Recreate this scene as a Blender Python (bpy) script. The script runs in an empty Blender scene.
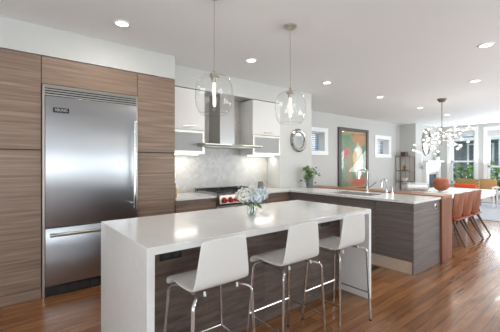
import bpy, bmesh, math, random
from mathutils import Vector, Matrix
random.seed(7)
PI = math.pi
S = bpy.context.scene
COL = S.collection

# ------------------------------------------------------------------ camera, world, lights, exposure
PSI = 0.89193
cam_d = bpy.data.cameras.new('camera')
cam = bpy.data.objects.new('camera', cam_d); COL.objects.link(cam)
cam.location = (0, 0, 1.36)
cam.rotation_euler = (PI/2, 0, PSI - PI/2)
cam_d.sensor_width = 36; cam_d.lens = 307.47/500*36
cam_d.shift_y = -(166-163.32)/500
cam_d.clip_start = 0.05
S.camera = cam

W = bpy.data.worlds.new('sky'); S.world = W; W.use_nodes = True
wn = W.node_tree.nodes; wl = W.node_tree.links
bg = wn['Background']
tc = wn.new('ShaderNodeTexCoord'); sp = wn.new('ShaderNodeSeparateXYZ'); cr = wn.new('ShaderNodeValToRGB')
wl.new(tc.outputs['Generated'], sp.inputs[0]); wl.new(sp.outputs['Z'], cr.inputs[0]); wl.new(cr.outputs[0], bg.inputs[0])
cr.color_ramp.elements[0].color = (0.80, 0.88, 0.95, 1); cr.color_ramp.elements[1].color = (0.55, 0.72, 1.0, 1)
bg.inputs[1].default_value = 2.4

S.view_settings.view_transform = 'Standard'; S.view_settings.look = 'None'
S.view_settings.exposure = -0.42; S.view_settings.gamma = 1.0; S.view_settings.use_curve_mapping = False

def area(name, loc, rot, sx, sy, power, col=(1, 1, 1), spread=180):
    l = bpy.data.lights.new(name, 'AREA'); l.shape = 'RECTANGLE'; l.size = sx; l.size_y = sy
    l.energy = power; l.color = col; l.spread = math.radians(spread)
    o = bpy.data.objects.new(name, l); COL.objects.link(o); o.location = loc; o.rotation_euler = rot
    return o
DAY = (0.87, 0.94, 1.0)
# added fill lamps at unseen rear and side openings, daylight at front windows
UP = math.radians(55)      # upward tilt of the lamps, added to brighten the ceiling
for x in (-0.9, 4.9, 7.5, 10.2):
    area('rear_fill_light', (x, -2.75, 1.2), (PI/2+UP, 0, 0), 2.2, 2.1, 150, DAY)  # added fill, no source seen behind the camera
area('side_fill_light', (-3.1, 0.6, 1.25), (PI/2+UP, 0, -PI/2), 2.6, 2.0, 70, DAY)  # added bluish fill for the island's left end
area('daylight_front_window', (13.5, 2.7, 1.6), (PI/2+UP, 0, PI/2), 1.1, 2.2, 70, DAY)
area('daylight_front_window', (13.5, 3.93, 1.6), (PI/2+UP, 0, PI/2), 0.9, 2.2, 30, DAY)
area('daylight_front_window', (13.5, 0.6, 1.4), (PI/2+UP, 0, PI/2), 1.8, 2.2, 190, DAY)
LAMP_POWER = 6
LAMP_COL = (1.0, 0.92, 0.83)

# ------------------------------------------------------------------ materials
def lin(c):
    c /= 255.0
    return c/12.92 if c <= 0.04045 else ((c+0.055)/1.055)**2.4
def rgb(r, g, b): return (lin(r), lin(g), lin(b), 1)

def mat(name, col, rough=0.5, metal=0.0, spec=0.5, emit=None, es=0, coat=0):
    m = bpy.data.materials.new(name); m.use_nodes = True
    b = m.node_tree.nodes['Principled BSDF']
    b.inputs['Base Color'].default_value = col
    b.inputs['Roughness'].default_value = rough
    b.inputs['Metallic'].default_value = metal
    b.inputs['Specular IOR Level'].default_value = spec
    b.inputs['Coat Weight'].default_value = coat
    if emit:
        b.inputs['Emission Color'].default_value = emit; b.inputs['Emission Strength'].default_value = es
    return m
def nodes(m):
    return m.node_tree.nodes, m.node_tree.links, m.node_tree.nodes['Principled BSDF']
def noise_ramp(m, scale, stops, detail=4, nscale=1.0, coord='Object', rough=0.55, bump=0, dist=0.0):
    n, l, b = nodes(m)
    t = n.new('ShaderNodeTexCoord'); mp = n.new('ShaderNodeMapping'); mp.inputs['Scale'].default_value = scale
    nz = n.new('ShaderNodeTexNoise'); nz.inputs['Scale'].default_value = nscale; nz.inputs['Detail'].default_value = detail
    nz.inputs['Roughness'].default_value = rough; nz.inputs['Distortion'].default_value = dist
    r = n.new('ShaderNodeValToRGB')
    els = r.color_ramp.elements
    els[0].position, els[0].color = stops[0]; els[1].position, els[1].color = stops[-1]
    for p, c in stops[1:-1]:
        e = els.new(p); e.color = c
    l.new(t.outputs[coord], mp.inputs[0]); l.new(mp.outputs[0], nz.inputs['Vector']); l.new(nz.outputs[0], r.inputs[0])
    l.new(r.outputs[0], b.inputs['Base Color'])
    if bump:
        bp = n.new('ShaderNodeBump'); bp.inputs['Strength'].default_value = bump; bp.inputs['Distance'].default_value = 0.01
        l.new(nz.outputs[0], bp.inputs['Height']); l.new(bp.outputs[0], b.inputs['Normal'])
    return m
M = {}
def wallmat(name, col, rough=0.75):
    m = mat(name, col, rough, spec=0.25)
    n, l, b = nodes(m)
    nz = n.new('ShaderNodeTexNoise'); nz.inputs['Scale'].default_value = 60
    bp = n.new('ShaderNodeBump'); bp.inputs['Strength'].default_value = 0.04; bp.inputs['Distance'].default_value = 0.005
    l.new(nz.outputs[0], bp.inputs['Height']); l.new(bp.outputs[0], b.inputs['Normal'])
    return m
M['wall'] = wallmat('grey_wall_paint', rgb(202, 202, 198))
M['ceiling'] = wallmat('ceiling_paint', rgb(238, 239, 239), 0.85)
M['trim'] = mat('white_trim_paint', rgb(240, 240, 238), 0.35)
M['white_lacquer'] = mat('white_lacquer', rgb(226, 224, 219), 0.16, coat=0.3)
def veneer(name, dark, mid, light, sc=(0.7, 0.7, 26)):
    m = mat(name, mid, 0.42, spec=0.35)
    noise_ramp(m, sc, [(0.30, dark), (0.50, mid), (0.68, light)], detail=6, nscale=1.6, rough=0.62, dist=0.35)
    return m
M['veneer'] = veneer('taupe_wood_veneer', rgb(117, 97, 83), rgb(140, 118, 102), rgb(160, 137, 119))
M['veneer_grey'] = veneer('grey_wood_veneer', rgb(92, 84, 80), rgb(110, 101, 97), rgb(128, 118, 113))
M['veneer_shaded'] = veneer('shaded_island_veneer', rgb(78, 66, 60), rgb(100, 86, 78), rgb(120, 105, 96), (2.0, 2.0, 16))  # taupe veneer again, toned darker for the shade under the worktop
M['toe'] = mat('brushed_toe_kick', rgb(214, 196, 178), 0.35, 0.25)  # tan in this colour stands in for the floor's reflection
M['oak'] = veneer('warm_walnut', rgb(128, 82, 54), rgb(160, 108, 74), rgb(184, 132, 95), (14, 0.8, 0.8))
M['oak_v'] = veneer('warm_walnut_upright', rgb(100, 56, 34), rgb(126, 76, 48), rgb(148, 96, 66), (20, 20, 0.9))
M['chairwood'] = veneer('chair_wood', rgb(104, 56, 34), rgb(138, 80, 52), rgb(160, 102, 70), (18, 18, 1.2))
M['legwood'] = mat('dark_leg_wood', rgb(96, 66, 52), 0.4)

def quartz():
    m = mat('white_quartz', rgb(232, 230, 226), 0.12, spec=0.5)
    noise_ramp(m, (1, 1, 1), [(0.35, rgb(229, 228, 226)), (0.5, rgb(234, 232, 229)), (0.62, rgb(230, 229, 226)), (0.7, rgb(235, 234, 231))], detail=8, nscale=2.2, rough=0.6, dist=1.5)
    return m
M['quartz'] = quartz()

ANISO = 0.0
def steel(name, col, rough, sc):
    m = mat(name, col, rough, 1.0)
    n, l, b = nodes(m)
    t = n.new('ShaderNodeTexCoord'); mp = n.new('ShaderNodeMapping'); mp.inputs['Scale'].default_value = sc
    nz = n.new('ShaderNodeTexNoise'); nz.inputs['Scale'].default_value = 1; nz.inputs['Detail'].default_value = 3
    mr = n.new('ShaderNodeMapRange'); mr.inputs['To Min'].default_value = rough-0.05; mr.inputs['To Max'].default_value = rough+0.07
    l.new(t.outputs['Object'], mp.inputs[0]); l.new(mp.outputs[0], nz.inputs['Vector']); l.new(nz.outputs[0], mr.inputs[0]); l.new(mr.outputs[0], b.inputs['Roughness'])
    tg = n.new('ShaderNodeTangent'); tg.direction_type = 'RADIAL'; tg.axis = 'Z'; l.new(tg.outputs[0], b.inputs['Tangent'])
    b.inputs['Anisotropic'].default_value = 0.85; b.inputs['Anisotropic Rotation'].default_value = ANISO
    return m
M['steel'] = steel('brushed_stainless', rgb(182, 184, 187), 0.38, (3, 3, 90))
M['steel_h'] = steel('brushed_stainless_side', rgb(178, 176, 173), 0.32, (3, 3, 400))
M['chrome'] = mat('chrome', rgb(225, 225, 225), 0.08, 1.0)
M['nickel'] = mat('brushed_nickel', rgb(190, 184, 174), 0.28, 1.0)
M['satin'] = mat('satin_chrome_tube', rgb(205, 203, 200), 0.22, 1.0)
M['black'] = mat('black_metal', rgb(28, 27, 26), 0.45)
M['iron'] = mat('cast_iron', rgb(42, 40, 38), 0.6)
M['shadow'] = mat('gap_shade', rgb(40, 36, 33), 0.8)  # dark colour standing in for shade in seams and recesses
M['red'] = mat('red_knob', rgb(176, 40, 44), 0.3, coat=0.4)
M['bronze'] = mat('dark_bronze', rgb(118, 98, 80), 0.4, 0.3)
M['posterframe'] = mat('dark_olive_frame', rgb(78, 74, 64), 0.45)
M['rangesteel'] = steel('reflection_toned_stainless', rgb(158, 144, 133), 0.3, (3, 3, 300))  # warm darker tone stands in for reflected floor and island cabinets
M['sinksteel'] = mat('satin_sink_steel', rgb(196, 196, 194), 0.4, 0.4)
M['brass'] = mat('brass', rgb(196, 158, 92), 0.25, 1.0)
M['seat'] = mat('white_moulded_plastic', rgb(220, 218, 213), 0.32, spec=0.4)
M['white'] = mat('white_paint', rgb(238, 238, 238), 0.4)
M['bulb'] = mat('glowing_filament', (1, 0.85, 0.62, 1), 0.5, emit=(1, 0.90, 0.74, 1), es=4.5)
M['lamp'] = mat('recessed_lamp', (1, 1, 1, 1), 0.5, emit=(1, 0.95, 0.88, 1), es=14)
M['led'] = mat('under_cabinet_led', (1, 1, 1, 1), 0.5, emit=(1, 0.97, 0.92, 1), es=5)
M['globe_glow'] = mat('lit_glass_bead', (1, 1, 1, 1), 0.1, emit=(1, 0.95, 0.88, 1), es=2.5)
def thin_glass(name, tint=(1, 1, 1, 1), edge=0.25, rough=0.02, mix=0.06):
    m = bpy.data.materials.new(name); m.use_nodes = True
    n, l = m.node_tree.nodes, m.node_tree.links
    n.clear()
    o = n.new('ShaderNodeOutputMaterial'); tr = n.new('ShaderNodeBsdfTransparent'); g = n.new('ShaderNodeBsdfGlossy'); mx = n.new('ShaderNodeMixShader')
    # Schlick reflectance of a thin sheet: same from both sides
    lw = n.new('ShaderNodeLayerWeight'); lw.inputs[0].default_value = 0.5
    pw = n.new('ShaderNodeMath'); pw.operation = 'POWER'; pw.inputs[1].default_value = 5.0
    ma = n.new('ShaderNodeMath'); ma.operation = 'MULTIPLY_ADD'; ma.inputs[1].default_value = edge; ma.inputs[2].default_value = mix; ma.use_clamp = True
    l.new(lw.outputs['Facing'], pw.inputs[0])
    tr.inputs[0].default_value = tint; g.inputs['Roughness'].default_value = rough
    l.new(pw.outputs[0], ma.inputs[0]); l.new(ma.outputs[0], mx.inputs[0]); l.new(tr.outputs[0], mx.inputs[1]); l.new(g.outputs[0], mx.inputs[2]); l.new(mx.outputs[0], o.inputs[0])
    return m
M['globe'] = thin_glass('clear_blown_glass', (0.975, 0.98, 0.98, 1), 0.9, 0.02, 0.05)
M['pane'] = thin_glass('window_glass', (0.98, 0.99, 0.99, 1), 0.8, 0.0, 0.04)
M['artglass'] = thin_glass('low_glare_glass', (0.99, 0.99, 0.99, 1), 0.45, 0.0, 0.02)
M['jar'] = thin_glass('jar_glass', (0.90, 0.93, 0.92, 1), 0.8, 0.03, 0.08)
M['cloudy'] = thin_glass('cloudy_glass', (0.85, 0.86, 0.85, 1), 0.5, 0.35, 0.35)
M['bead'] = thin_glass('bead_glass', (0.93, 0.93, 0.93, 1), 0.8, 0.02, 0.14)
def frosted():
    m = mat('frosted_glass', rgb(190, 190, 186), 0.35, spec=0.6)
    n, l, b = nodes(m)
    b.inputs['Transmission Weight'].default_value = 0.35
    return m
M['frost'] = frosted()
M['mirror'] = mat('mirror_glass', rgb(215, 218, 218), 0.03, 1.0)
def mosaic():
    m = mat('mosaic_mirror_frame', rgb(150, 146, 140), 0.18, 0.8)
    n, l, b = nodes(m)
    t = n.new('ShaderNodeTexCoord'); v = n.new('ShaderNodeTexVoronoi'); v.inputs['Scale'].default_value = 42
    r = n.new('ShaderNodeValToRGB'); r.color_ramp.elements[0].color = rgb(120, 117, 111); r.color_ramp.elements[1].color = rgb(196, 192, 186)
    l.new(t.outputs['Object'], v.inputs['Vector']); l.new(v.outputs['Color'], r.inputs[0]); l.new(r.outputs[0], b.inputs['Base Color'])
    return m
M['mosaic'] = mosaic()

def herringbone():
    # 45 degree parquet of grey-white marble tiles
    m = mat('herringbone_marble', rgb(205, 202, 196), 0.28)
    n, l, b = nodes(m)
    t = n.new('ShaderNodeTexCoord'); s = n.new('ShaderNodeSeparateXYZ'); l.new(t.outputs['Object'], s.inputs[0])
    def math_(op, a, bb, clamp=False):
        k = n.new('ShaderNodeMath'); k.operation = op
        for i, v in enumerate((a, bb)):
            if v is None: continue
            if isinstance(v, (int, float)): k.inputs[i].default_value = v
            else: l.new(v, k.inputs[i])
        return k.outputs[0]
    wdt = 0.034
    u = math_('DIVIDE', math_('ADD', s.outputs['X'], s.outputs['Z']), wdt*1.414)
    v = math_('DIVIDE', math_('SUBTRACT', s.outputs['X'], s.outputs['Z']), wdt*1.414)
    fu = math_('FLOOR', u, None); fv = math_('FLOOR', v, None)
    k = math_('FLOORED_MODULO', math_('SUBTRACT', fu, fv), 4)          # 0,1 : along u ; 2,3 : along v
    horiz = math_('LESS_THAN', k, 1.5)
    iu = math_('SUBTRACT', fu, math_('MULTIPLY', math_('COMPARE', k, 1), 1))
    kc = n.new('ShaderNodeMath'); kc.operation = 'COMPARE'; l.new(k, kc.inputs[0]); kc.inputs[1].default_value = 1; kc.inputs[2].default_value = 0.1
    kd = n.new('ShaderNodeMath'); kd.operation = 'COMPARE'; l.new(k, kd.inputs[0]); kd.inputs[1].default_value = 2; kd.inputs[2].default_value = 0.1
    iu = math_('SUBTRACT', fu, kc.outputs[0]); iv = math_('SUBTRACT', fv, kd.outputs[0])
    cx = n.new('ShaderNodeCombineXYZ'); l.new(iu, cx.inputs[0]); l.new(iv, cx.inputs[1]); l.new(horiz, cx.inputs[2])
    wn_ = n.new('ShaderNodeTexWhiteNoise'); l.new(cx.outputs[0], wn_.inputs['Vector'])
    r = n.new('ShaderNodeValToRGB'); r.color_ramp.elements[0].color = rgb(202, 199, 193); r.color_ramp.elements[1].color = rgb(219, 216, 210)
    l.new(wn_.outputs['Value'], r.inputs[0])
    # grout
    lu = math_('FRACT', u, None); lv = math_('FRACT', v, None)
    across = n.new('ShaderNodeMix'); l.new(horiz, across.inputs['Factor']); l.new(lu, across.inputs['A']); l.new(lv, across.inputs['B'])
    ed = math_('MINIMUM', across.outputs['Result'], math_('SUBTRACT', 1.0, across.outputs['Result']))
    g = math_('LESS_THAN', ed, 0.045)
    nz = n.new('ShaderNodeTexNoise'); nz.inputs['Scale'].default_value = 9; nz.inputs['Detail'].default_value = 6; l.new(t.outputs['Object'], nz.inputs['Vector'])
    mx0 = n.new('ShaderNodeMix'); mx0.data_type = 'RGBA'; mx0.blend_type = 'MULTIPLY'; mx0.inputs['Factor'].default_value = 0.25
    l.new(r.outputs[0], mx0.inputs['A']); l.new(nz.outputs[0], mx0.inputs['B'])
    mx = n.new('ShaderNodeMix'); mx.data_type = 'RGBA'; l.new(g, mx.inputs['Factor']); l.new(mx0.outputs['Result'], mx.inputs['A']); mx.inputs['B'].default_value = rgb(176, 173, 166)
    l.new(mx.outputs['Result'], b.inputs['Base Color'])
    return m
M['herring'] = herringbone()

def floorboards():
    m = mat('hardwood_floor', rgb(140, 90, 58), 0.27, spec=0.5, coat=0.3)
    n, l, b = nodes(m)
    b.inputs['Coat Roughness'].default_value = 0.12
    t = n.new('ShaderNodeTexCoord')
    br = n.new('ShaderNodeTexBrick'); br.inputs['Scale'].default_value = 1.0
    br.inputs['Brick Width'].default_value = 1.3; br.inputs['Row Height'].default_value = 0.085; br.inputs['Mortar Size'].default_value = 0.0016
    br.inputs['Color1'].default_value = (0, 0, 0, 1); br.inputs['Color2'].default_value = (1, 1, 1, 1); br.inputs['Mortar'].default_value = (0.0, 0.0, 0.0, 1)
    br.offset = 0.37
    l.new(t.outputs['Object'], br.inputs['Vector'])
    mp = n.new('ShaderNodeMapping'); mp.inputs['Scale'].default_value = (1.0, 9, 1)
    l.new(t.outputs['Object'], mp.inputs[0])
    nz = n.new('ShaderNodeTexNoise'); nz.inputs['Scale'].default_value = 1.5; nz.inputs['Detail'].default_value = 7; nz.inputs['Roughness'].default_value = 0.65; nz.inputs['Distortion'].default_value = 0.6
    l.new(mp.outputs[0], nz.inputs['Vector'])
    ad = n.new('ShaderNodeMath'); ad.operation = 'MULTIPLY_ADD'; l.new(br.outputs['Color'], ad.inputs[0]); ad.inputs[1].default_value = 0.24; 
    sb = n.new('ShaderNodeMath'); sb.operation = 'MULTIPLY_ADD'; l.new(nz.outputs[0], sb.inputs[0]); sb.inputs[1].default_value = 0.85; sb.inputs[2].default_value = -0.05
    l.new(sb.outputs[0], ad.inputs[2])
    r = n.new('ShaderNodeValToRGB'); e = r.color_ramp.elements
    e[0].position = 0.2; e[0].color = rgb(92, 56, 31); e[1].position = 0.9; e[1].color = rgb(186, 132, 82)
    k = e.new(0.5); k.color = rgb(142, 93, 55)
    l.new(ad.outputs[0], r.inputs[0])
    mx = n.new('ShaderNodeMix'); mx.data_type = 'RGBA'; l.new(br.outputs['Fac'], mx.inputs['Factor']); l.new(r.outputs[0], mx.inputs['A']); mx.inputs['B'].default_value = rgb(70, 40, 24)
    l.new(mx.outputs['Result'], b.inputs['Base Color'])
    bp = n.new('ShaderNodeBump'); bp.inputs['Strength'].default_value = 0.05; bp.inputs['Distance'].default_value = 0.004
    l.new(nz.outputs[0], bp.inputs['Height']); l.new(bp.outputs[0], b.inputs['Normal'])
    return m
M['floor'] = floorboards()
M['leaf'] = noise_ramp(mat('green_leaf', rgb(80, 130, 60), 0.45), (1, 1, 1), [(0.3, rgb(62, 104, 44)), (0.7, rgb(128, 168, 84))], nscale=30)
M['foliage'] = noise_ramp(mat('shrub_foliage', rgb(90, 140, 70), 0.6), (1, 1, 1), [(0.3, rgb(50, 84, 40)), (0.7, rgb(150, 190, 100))], nscale=3)
M['petal_w'] = noise_ramp(mat('white_petal', rgb(236, 234, 222), 0.6), (1, 1, 1), [(0.3, rgb(236, 235, 224)), (0.7, rgb(248, 247, 243))], nscale=25)
M['petal_b'] = noise_ramp(mat('blue_petal', rgb(176, 198, 226), 0.6), (1, 1, 1), [(0.3, rgb(200, 215, 228)), (0.7, rgb(234, 240, 244))], nscale=25)
M['petal_gap_shade'] = mat('petal_gap_shade', rgb(150, 160, 130), 0.8)  # grey-green colour painted as the shade between petals
M['pot'] = noise_ramp(mat('grey_stone_pot', rgb(120, 120, 118), 0.6), (1, 1, 1), [(0.3, rgb(96, 96, 96)), (0.7, rgb(140, 140, 138))], nscale=40)
M['soil'] = mat('soil', rgb(60, 46, 36), 0.9)
M['stem'] = mat('stem_green', rgb(86, 122, 62), 0.5)
M['amber'] = mat('amber_glass', rgb(170, 130, 60), 0.1)
M['rug'] = noise_ramp(mat('pale_grey_rug', rgb(196, 200, 208), 0.95), (1, 1, 1), [(0.3, rgb(186, 190, 198)), (0.7, rgb(212, 215, 220))], nscale=120, bump=0.4)
M['mat'] = noise_ramp(mat('dark_floor_mat', rgb(110, 104, 92), 0.85), (1, 1, 1), [(0.3, rgb(96, 92, 80)), (0.7, rgb(126, 120, 106))], nscale=80)
M['matedge'] = mat('mat_border', rgb(44, 40, 36), 0.8)
M['orange'] = noise_ramp(mat('orange_fabric', rgb(226, 92, 40), 0.8), (1, 1, 1), [(0.3, rgb(214, 80, 32)), (0.7, rgb(236, 108, 54))], nscale=60)
M['redpad'] = mat('red_fabric', rgb(150, 44, 36), 0.8)
def stripes():
    m = mat('olive_striped_fabric', rgb(160, 150, 80), 0.85)
    n, l, b = nodes(m)
    t = n.new('ShaderNodeTexCoord'); w = n.new('ShaderNodeTexWave'); w.inputs['Scale'].default_value = 6; w.inputs['Distortion'].default_value = 3; w.bands_direction = 'DIAGONAL'
    r = n.new('ShaderNodeValToRGB'); e = r.color_ramp.elements
    e[0].color = rgb(112, 118, 72); e[1].color = rgb(196, 140, 88); k = e.new(0.5); k.color = rgb(160, 146, 100)
    l.new(t.outputs['Object'], w.inputs['Vector']); l.new(w.outputs['Color'], r.inputs[0]); l.new(r.outputs[0], b.inputs['Base Color'])
    return m
M['stripe'] = stripes()
M['tan'] = noise_ramp(mat('tan_fabric', rgb(196, 148, 96), 0.8), (1, 1, 1), [(0.3, rgb(184, 134, 84)), (0.7, rgb(206, 162, 110))], nscale=60)
def ribbed():
    m = mat('orange_brown_vase', rgb(176, 92, 52), 0.4)
    n, l, b = nodes(m)
    t = n.new('ShaderNodeTexCoord'); w = n.new('ShaderNodeTexWave'); w.inputs['Scale'].default_value = 16; w.inputs['Distortion'].default_value = 1.5; w.bands_direction = 'Z'
    r = n.new('ShaderNodeValToRGB'); e = r.color_ramp.elements
    e[0].color = rgb(112, 58, 34); e[1].color = rgb(176, 98, 58)
    l.new(t.outputs['Object'], w.inputs['Vector']); l.new(w.outputs['Color'], r.inputs[0]); l.new(r.outputs[0], b.inputs['Base Color'])
    return m
M['vase'] = ribbed()
M['bread'] = noise_ramp(mat('brown_fill', rgb(172, 128, 88), 0.8), (1, 1, 1), [(0.3, rgb(120, 84, 56)), (0.7, rgb(200, 160, 116))], nscale=20)
M['house'] = noise_ramp(mat('dark_house_siding', rgb(74, 78, 84), 0.8), (0.3, 0.3, 8), [(0.3, rgb(110, 114, 120)), (0.7, rgb(140, 144, 150))], nscale=2)
M['roof'] = mat('roof_shingles', rgb(92, 88, 86), 0.9)
M['grass'] = noise_ramp(mat('lawn', rgb(110, 140, 80), 0.9), (1, 1, 1), [(0.3, rgb(90, 120, 64)), (0.7, rgb(140, 164, 100))], nscale=6)
M['darkglass'] = mat('dark_glass', rgb(84, 92, 100), 0.06)
M['blind'] = mat('blue_grey_blind', rgb(128, 144, 164), 0.5)
M['shade'] = mat('sheer_shade', rgb(206, 207, 206), 0.8)
M['firebox'] = mat('firebox_glass', rgb(70, 84, 98), 0.08)
M['bluecar'] = mat('blue_car_paint', rgb(120, 150, 176), 0.25, coat=0.5)

def art():
    m = mat('abstract_print', rgb(110, 150, 110), 0.35)
    n, l, b = nodes(m)
    t = n.new('ShaderNodeTexCoord')
    nz = n.new('ShaderNodeTexNoise'); nz.inputs['Scale'].default_value = 3.5; nz.inputs['Detail'].default_value = 5
    l.new(t.outputs['Object'], nz.inputs['Vector'])
    v0 = n.new('ShaderNodeVectorMath'); v0.operation = 'SUBTRACT'; l.new(nz.outputs['Color'], v0.inputs[0]); v0.inputs[1].default_value = (0.5, 0.5, 0.5)
    v1 = n.new('ShaderNodeVectorMath'); v1.operation = 'SCALE'; l.new(v0.outputs[0], v1.inputs[0]); v1.inputs['Scale'].default_value = 0.42
    v2 = n.new('ShaderNodeVectorMath'); v2.operation = 'ADD'; l.new(t.outputs['Object'], v2.inputs[0]); l.new(v1.outputs[0], v2.inputs[1])
    r = n.new('ShaderNodeValToRGB'); e = r.color_ramp.elements
    e[0].position = 0.35; e[0].color = rgb(70, 118, 84); e[1].position = 0.65; e[1].color = rgb(120, 150, 104)
    l.new(nz.outputs[0], r.inputs[0])
    cur = r.outputs[0]
    def blob(cx, cz, rx, rz, col):
        nonlocal cur
        s = n.new('ShaderNodeVectorMath'); s.operation = 'SUBTRACT'; l.new(v2.outputs[0], s.inputs[0]); s.inputs[1].default_value = (cx, 0, cz)
        d = n.new('ShaderNodeVectorMath'); d.operation = 'DIVIDE'; l.new(s.outputs[0], d.inputs[0]); d.inputs[1].default_value = (rx, 1e3, rz)
        ln = n.new('ShaderNodeVectorMath'); ln.operation = 'LENGTH'; l.new(d.outputs[0], ln.inputs[0])
        mr = n.new('ShaderNodeMapRange'); mr.inputs['From Min'].default_value = 0.85; mr.inputs['From Max'].default_value = 1.1; mr.inputs['To Min'].default_value = 1; mr.inputs['To Max'].default_value = 0
        l.new(ln.outputs['Value'], mr.inputs[0])
        mx = n.new('ShaderNodeMix'); mx.data_type = 'RGBA'; l.new(mr.outputs[0], mx.inputs['Factor']); l.new(cur, mx.inputs['A']); mx.inputs['B'].default_value = col
        cur = mx.outputs['Result']
    # coordinates: x from -0.62 to 0.62, z from 0 to 1.8 above the print's foot
    blob(0.30, 1.58, 0.42, 0.20, rgb(186, 124, 60))
    blob(-0.25, 0.72, 0.16, 0.80, rgb(150, 128, 88))
    blob(0.24, 0.92, 0.24, 0.52, rgb(214, 224, 196))
    blob(0.22, 1.22, 0.20, 0.12, rgb(240, 236, 222))
    blob(-0.40, 1.16, 0.17, 0.13, rgb(188, 76, 66))
    blob(0.05, 0.95, 0.09, 0.30, rgb(226, 170, 96))
    blob(0.25, 0.28, 0.38, 0.13, rgb(186, 84, 56))
    blob(-0.45, 0.2, 0.2, 0.2, rgb(104, 120, 84))
    l.new(cur, b.inputs['Base Color'])
    return m
M['art'] = art()

# ------------------------------------------------------------------ mesh helpers
class MB:
    def __init__(s): s.b = bmesh.new()
    def box(s, x0, x1, y0, y1, z0, z1, bev=0.0, seg=2):
        r = bmesh.ops.create_cube(s.b, size=1)
        vs = r['verts']
        for v in vs:
            v.co = Vector(((x0+x1)/2+v.co.x*(x1-x0), (y0+y1)/2+v.co.y*(y1-y0), (z0+z1)/2+v.co.z*(z1-z0)))
        if bev:
            es = list({e for v in vs for e in v.link_edges})
            bmesh.ops.bevel(s.b, geom=es, offset=bev, segments=seg, affect='EDGES', profile=0.5)
        return s
    def tube(s, pts, r, seg=10, closed=False, cap=True):
        pts = [Vector(p) for p in pts]; n = len(pts); rings = []
        rs = r if isinstance(r, (list, tuple)) else [r]*n
        up = None
        for i, p in enumerate(pts):
            if closed: t = (pts[(i+1) % n]-pts[i-1]).normalized()
            else:
                t = (pts[min(i+1, n-1)]-pts[max(i-1, 0)]).normalized()
            if up is None:
                up = Vector((0, 0, 1)) if abs(t.z) < 0.9 else Vector((1, 0, 0))
            a = t.cross(up)
            if a.length < 1e-5: a = t.cross(Vector((0, 1, 0.1)))
            a.normalize(); c = a.cross(t).normalized(); up = c
            rings.append([s.b.verts.new(p+(a*math.cos(2*PI*k/seg)+c*math.sin(2*PI*k/seg))*rs[i]) for k in range(seg)])
        m = n if closed else n-1
        for i in range(m):
            A, B = rings[i], rings[(i+1) % n]
            for k in range(seg):
                s.b.faces.new((A[k], A[(k+1) % seg], B[(k+1) % seg], B[k]))
        if cap and not closed:
            s.b.faces.new(rings[0][::-1]); s.b.faces.new(rings[-1])
        return s
    def cyl(s, p0, p1, r, seg=20, r1=None): return s.tube([p0, p1], [r, r if r1 is None else r1], seg)
    def lathe(s, prof, c=(0, 0, 0), seg=32, sy=1.0):
        rings = []
        for r, z in prof:
            if r < 1e-5: rings.append([s.b.verts.new((c[0], c[1], c[2]+z))])
            else: rings.append([s.b.verts.new((c[0]+r*math.cos(2*PI*k/seg), c[1]+sy*r*math.sin(2*PI*k/seg), c[2]+z)) for k in range(seg)])
        for A, B in zip(rings, rings[1:]):
            for k in range(seg):
                k2 = (k+1) % seg
                if len(A) == 1 and len(B) == 1: continue
                if len(A) == 1: s.b.faces.new((A[0], B[k2], B[k]))
                elif len(B) == 1: s.b.faces.new((A[k], A[k2], B[0]))
                else: s.b.faces.new((A[k], A[k2], B[k2], B[k]))
        return s
    def ball(s, c, r, u=16, v=10, sc=(1, 1, 1)):
        m = Matrix.Translation(Vector(c)) @ Matrix.Diagonal((*sc, 1))
        bmesh.ops.create_uvsphere(s.b, u_segments=u, v_segments=v, radius=r, matrix=m); return s
    def poly(s, pts):
        s.b.faces.new([s.b.verts.new(p) for p in pts]); return s
    def prism(s, pts2, axis, a0, a1):
        # pts2: outline in the plane normal to axis ('x': (y,z), 'y': (x,z), 'z': (x,y))
        def P(p, a): return {'x': (a, p[0], p[1]), 'y': (p[0], a, p[1]), 'z': (p[0], p[1], a)}[axis]
        A = [s.b.verts.new(P(p, a0)) for p in pts2]; B = [s.b.verts.new(P(p, a1)) for p in pts2]
        n = len(pts2)
        for i in range(n): s.b.faces.new((A[i], A[(i+1) % n], B[(i+1) % n], B[i]))
        s.b.faces.new(A[::-1]); s.b.faces.new(B); return s

ORG = {}
def obj(name, mb, m, parent=None, smooth=True, label=None, world=True):
    b = mb.b
    if parent is not None and world:
        o0 = ORG[parent.name]
        bmesh.ops.translate(b, verts=b.verts, vec=-o0)
    bmesh.ops.recalc_face_normals(b, faces=b.faces)
    if smooth:
        for f in b.faces: f.smooth = True
        for e in b.edges:
            if len(e.link_faces) == 2 and e.calc_face_angle(0) > 0.6: e.smooth = False
    me = bpy.data.meshes.new(name); b.to_mesh(me); b.free()
    me.materials.append(M[m])
    o = bpy.data.objects.new(name, me); COL.objects.link(o)
    if parent is not None:
        o.parent = parent; ORG[o.name] = ORG[parent.name]
    else: ORG[o.name] = Vector((0, 0, 0))
    if label: o['label'] = label
    return o
def struct(name, mb, m, parent=None, smooth=False):
    o = obj(name, mb, m, parent, smooth)
    if parent is None: o['kind'] = 'structure'
    return o
def thing(name, label, cat, loc=(0, 0, 0), group=None):
    o = bpy.data.objects.new(name, None); COL.objects.link(o); o.location = loc
    o.empty_display_size = 0.05
    o['label'] = label; o['category'] = cat
    if group: o['group'] = group
    ORG[o.name] = Vector(loc); return o
def solo(name, mb, m, label, cat, loc=(0, 0, 0), group=None, smooth=True):
    """a thing made of one mesh, its origin at its base"""
    bmesh.ops.translate(mb.b, verts=mb.b.verts, vec=-Vector(loc))
    o = obj(name, mb, m, None, smooth); o.location = loc; ORG[o.name] = Vector(loc)
    o['label'] = label; o['category'] = cat
    if group: o['group'] = group
    return o
def kids(o): return [c for c in bpy.data.objects if c.parent is o]
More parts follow.
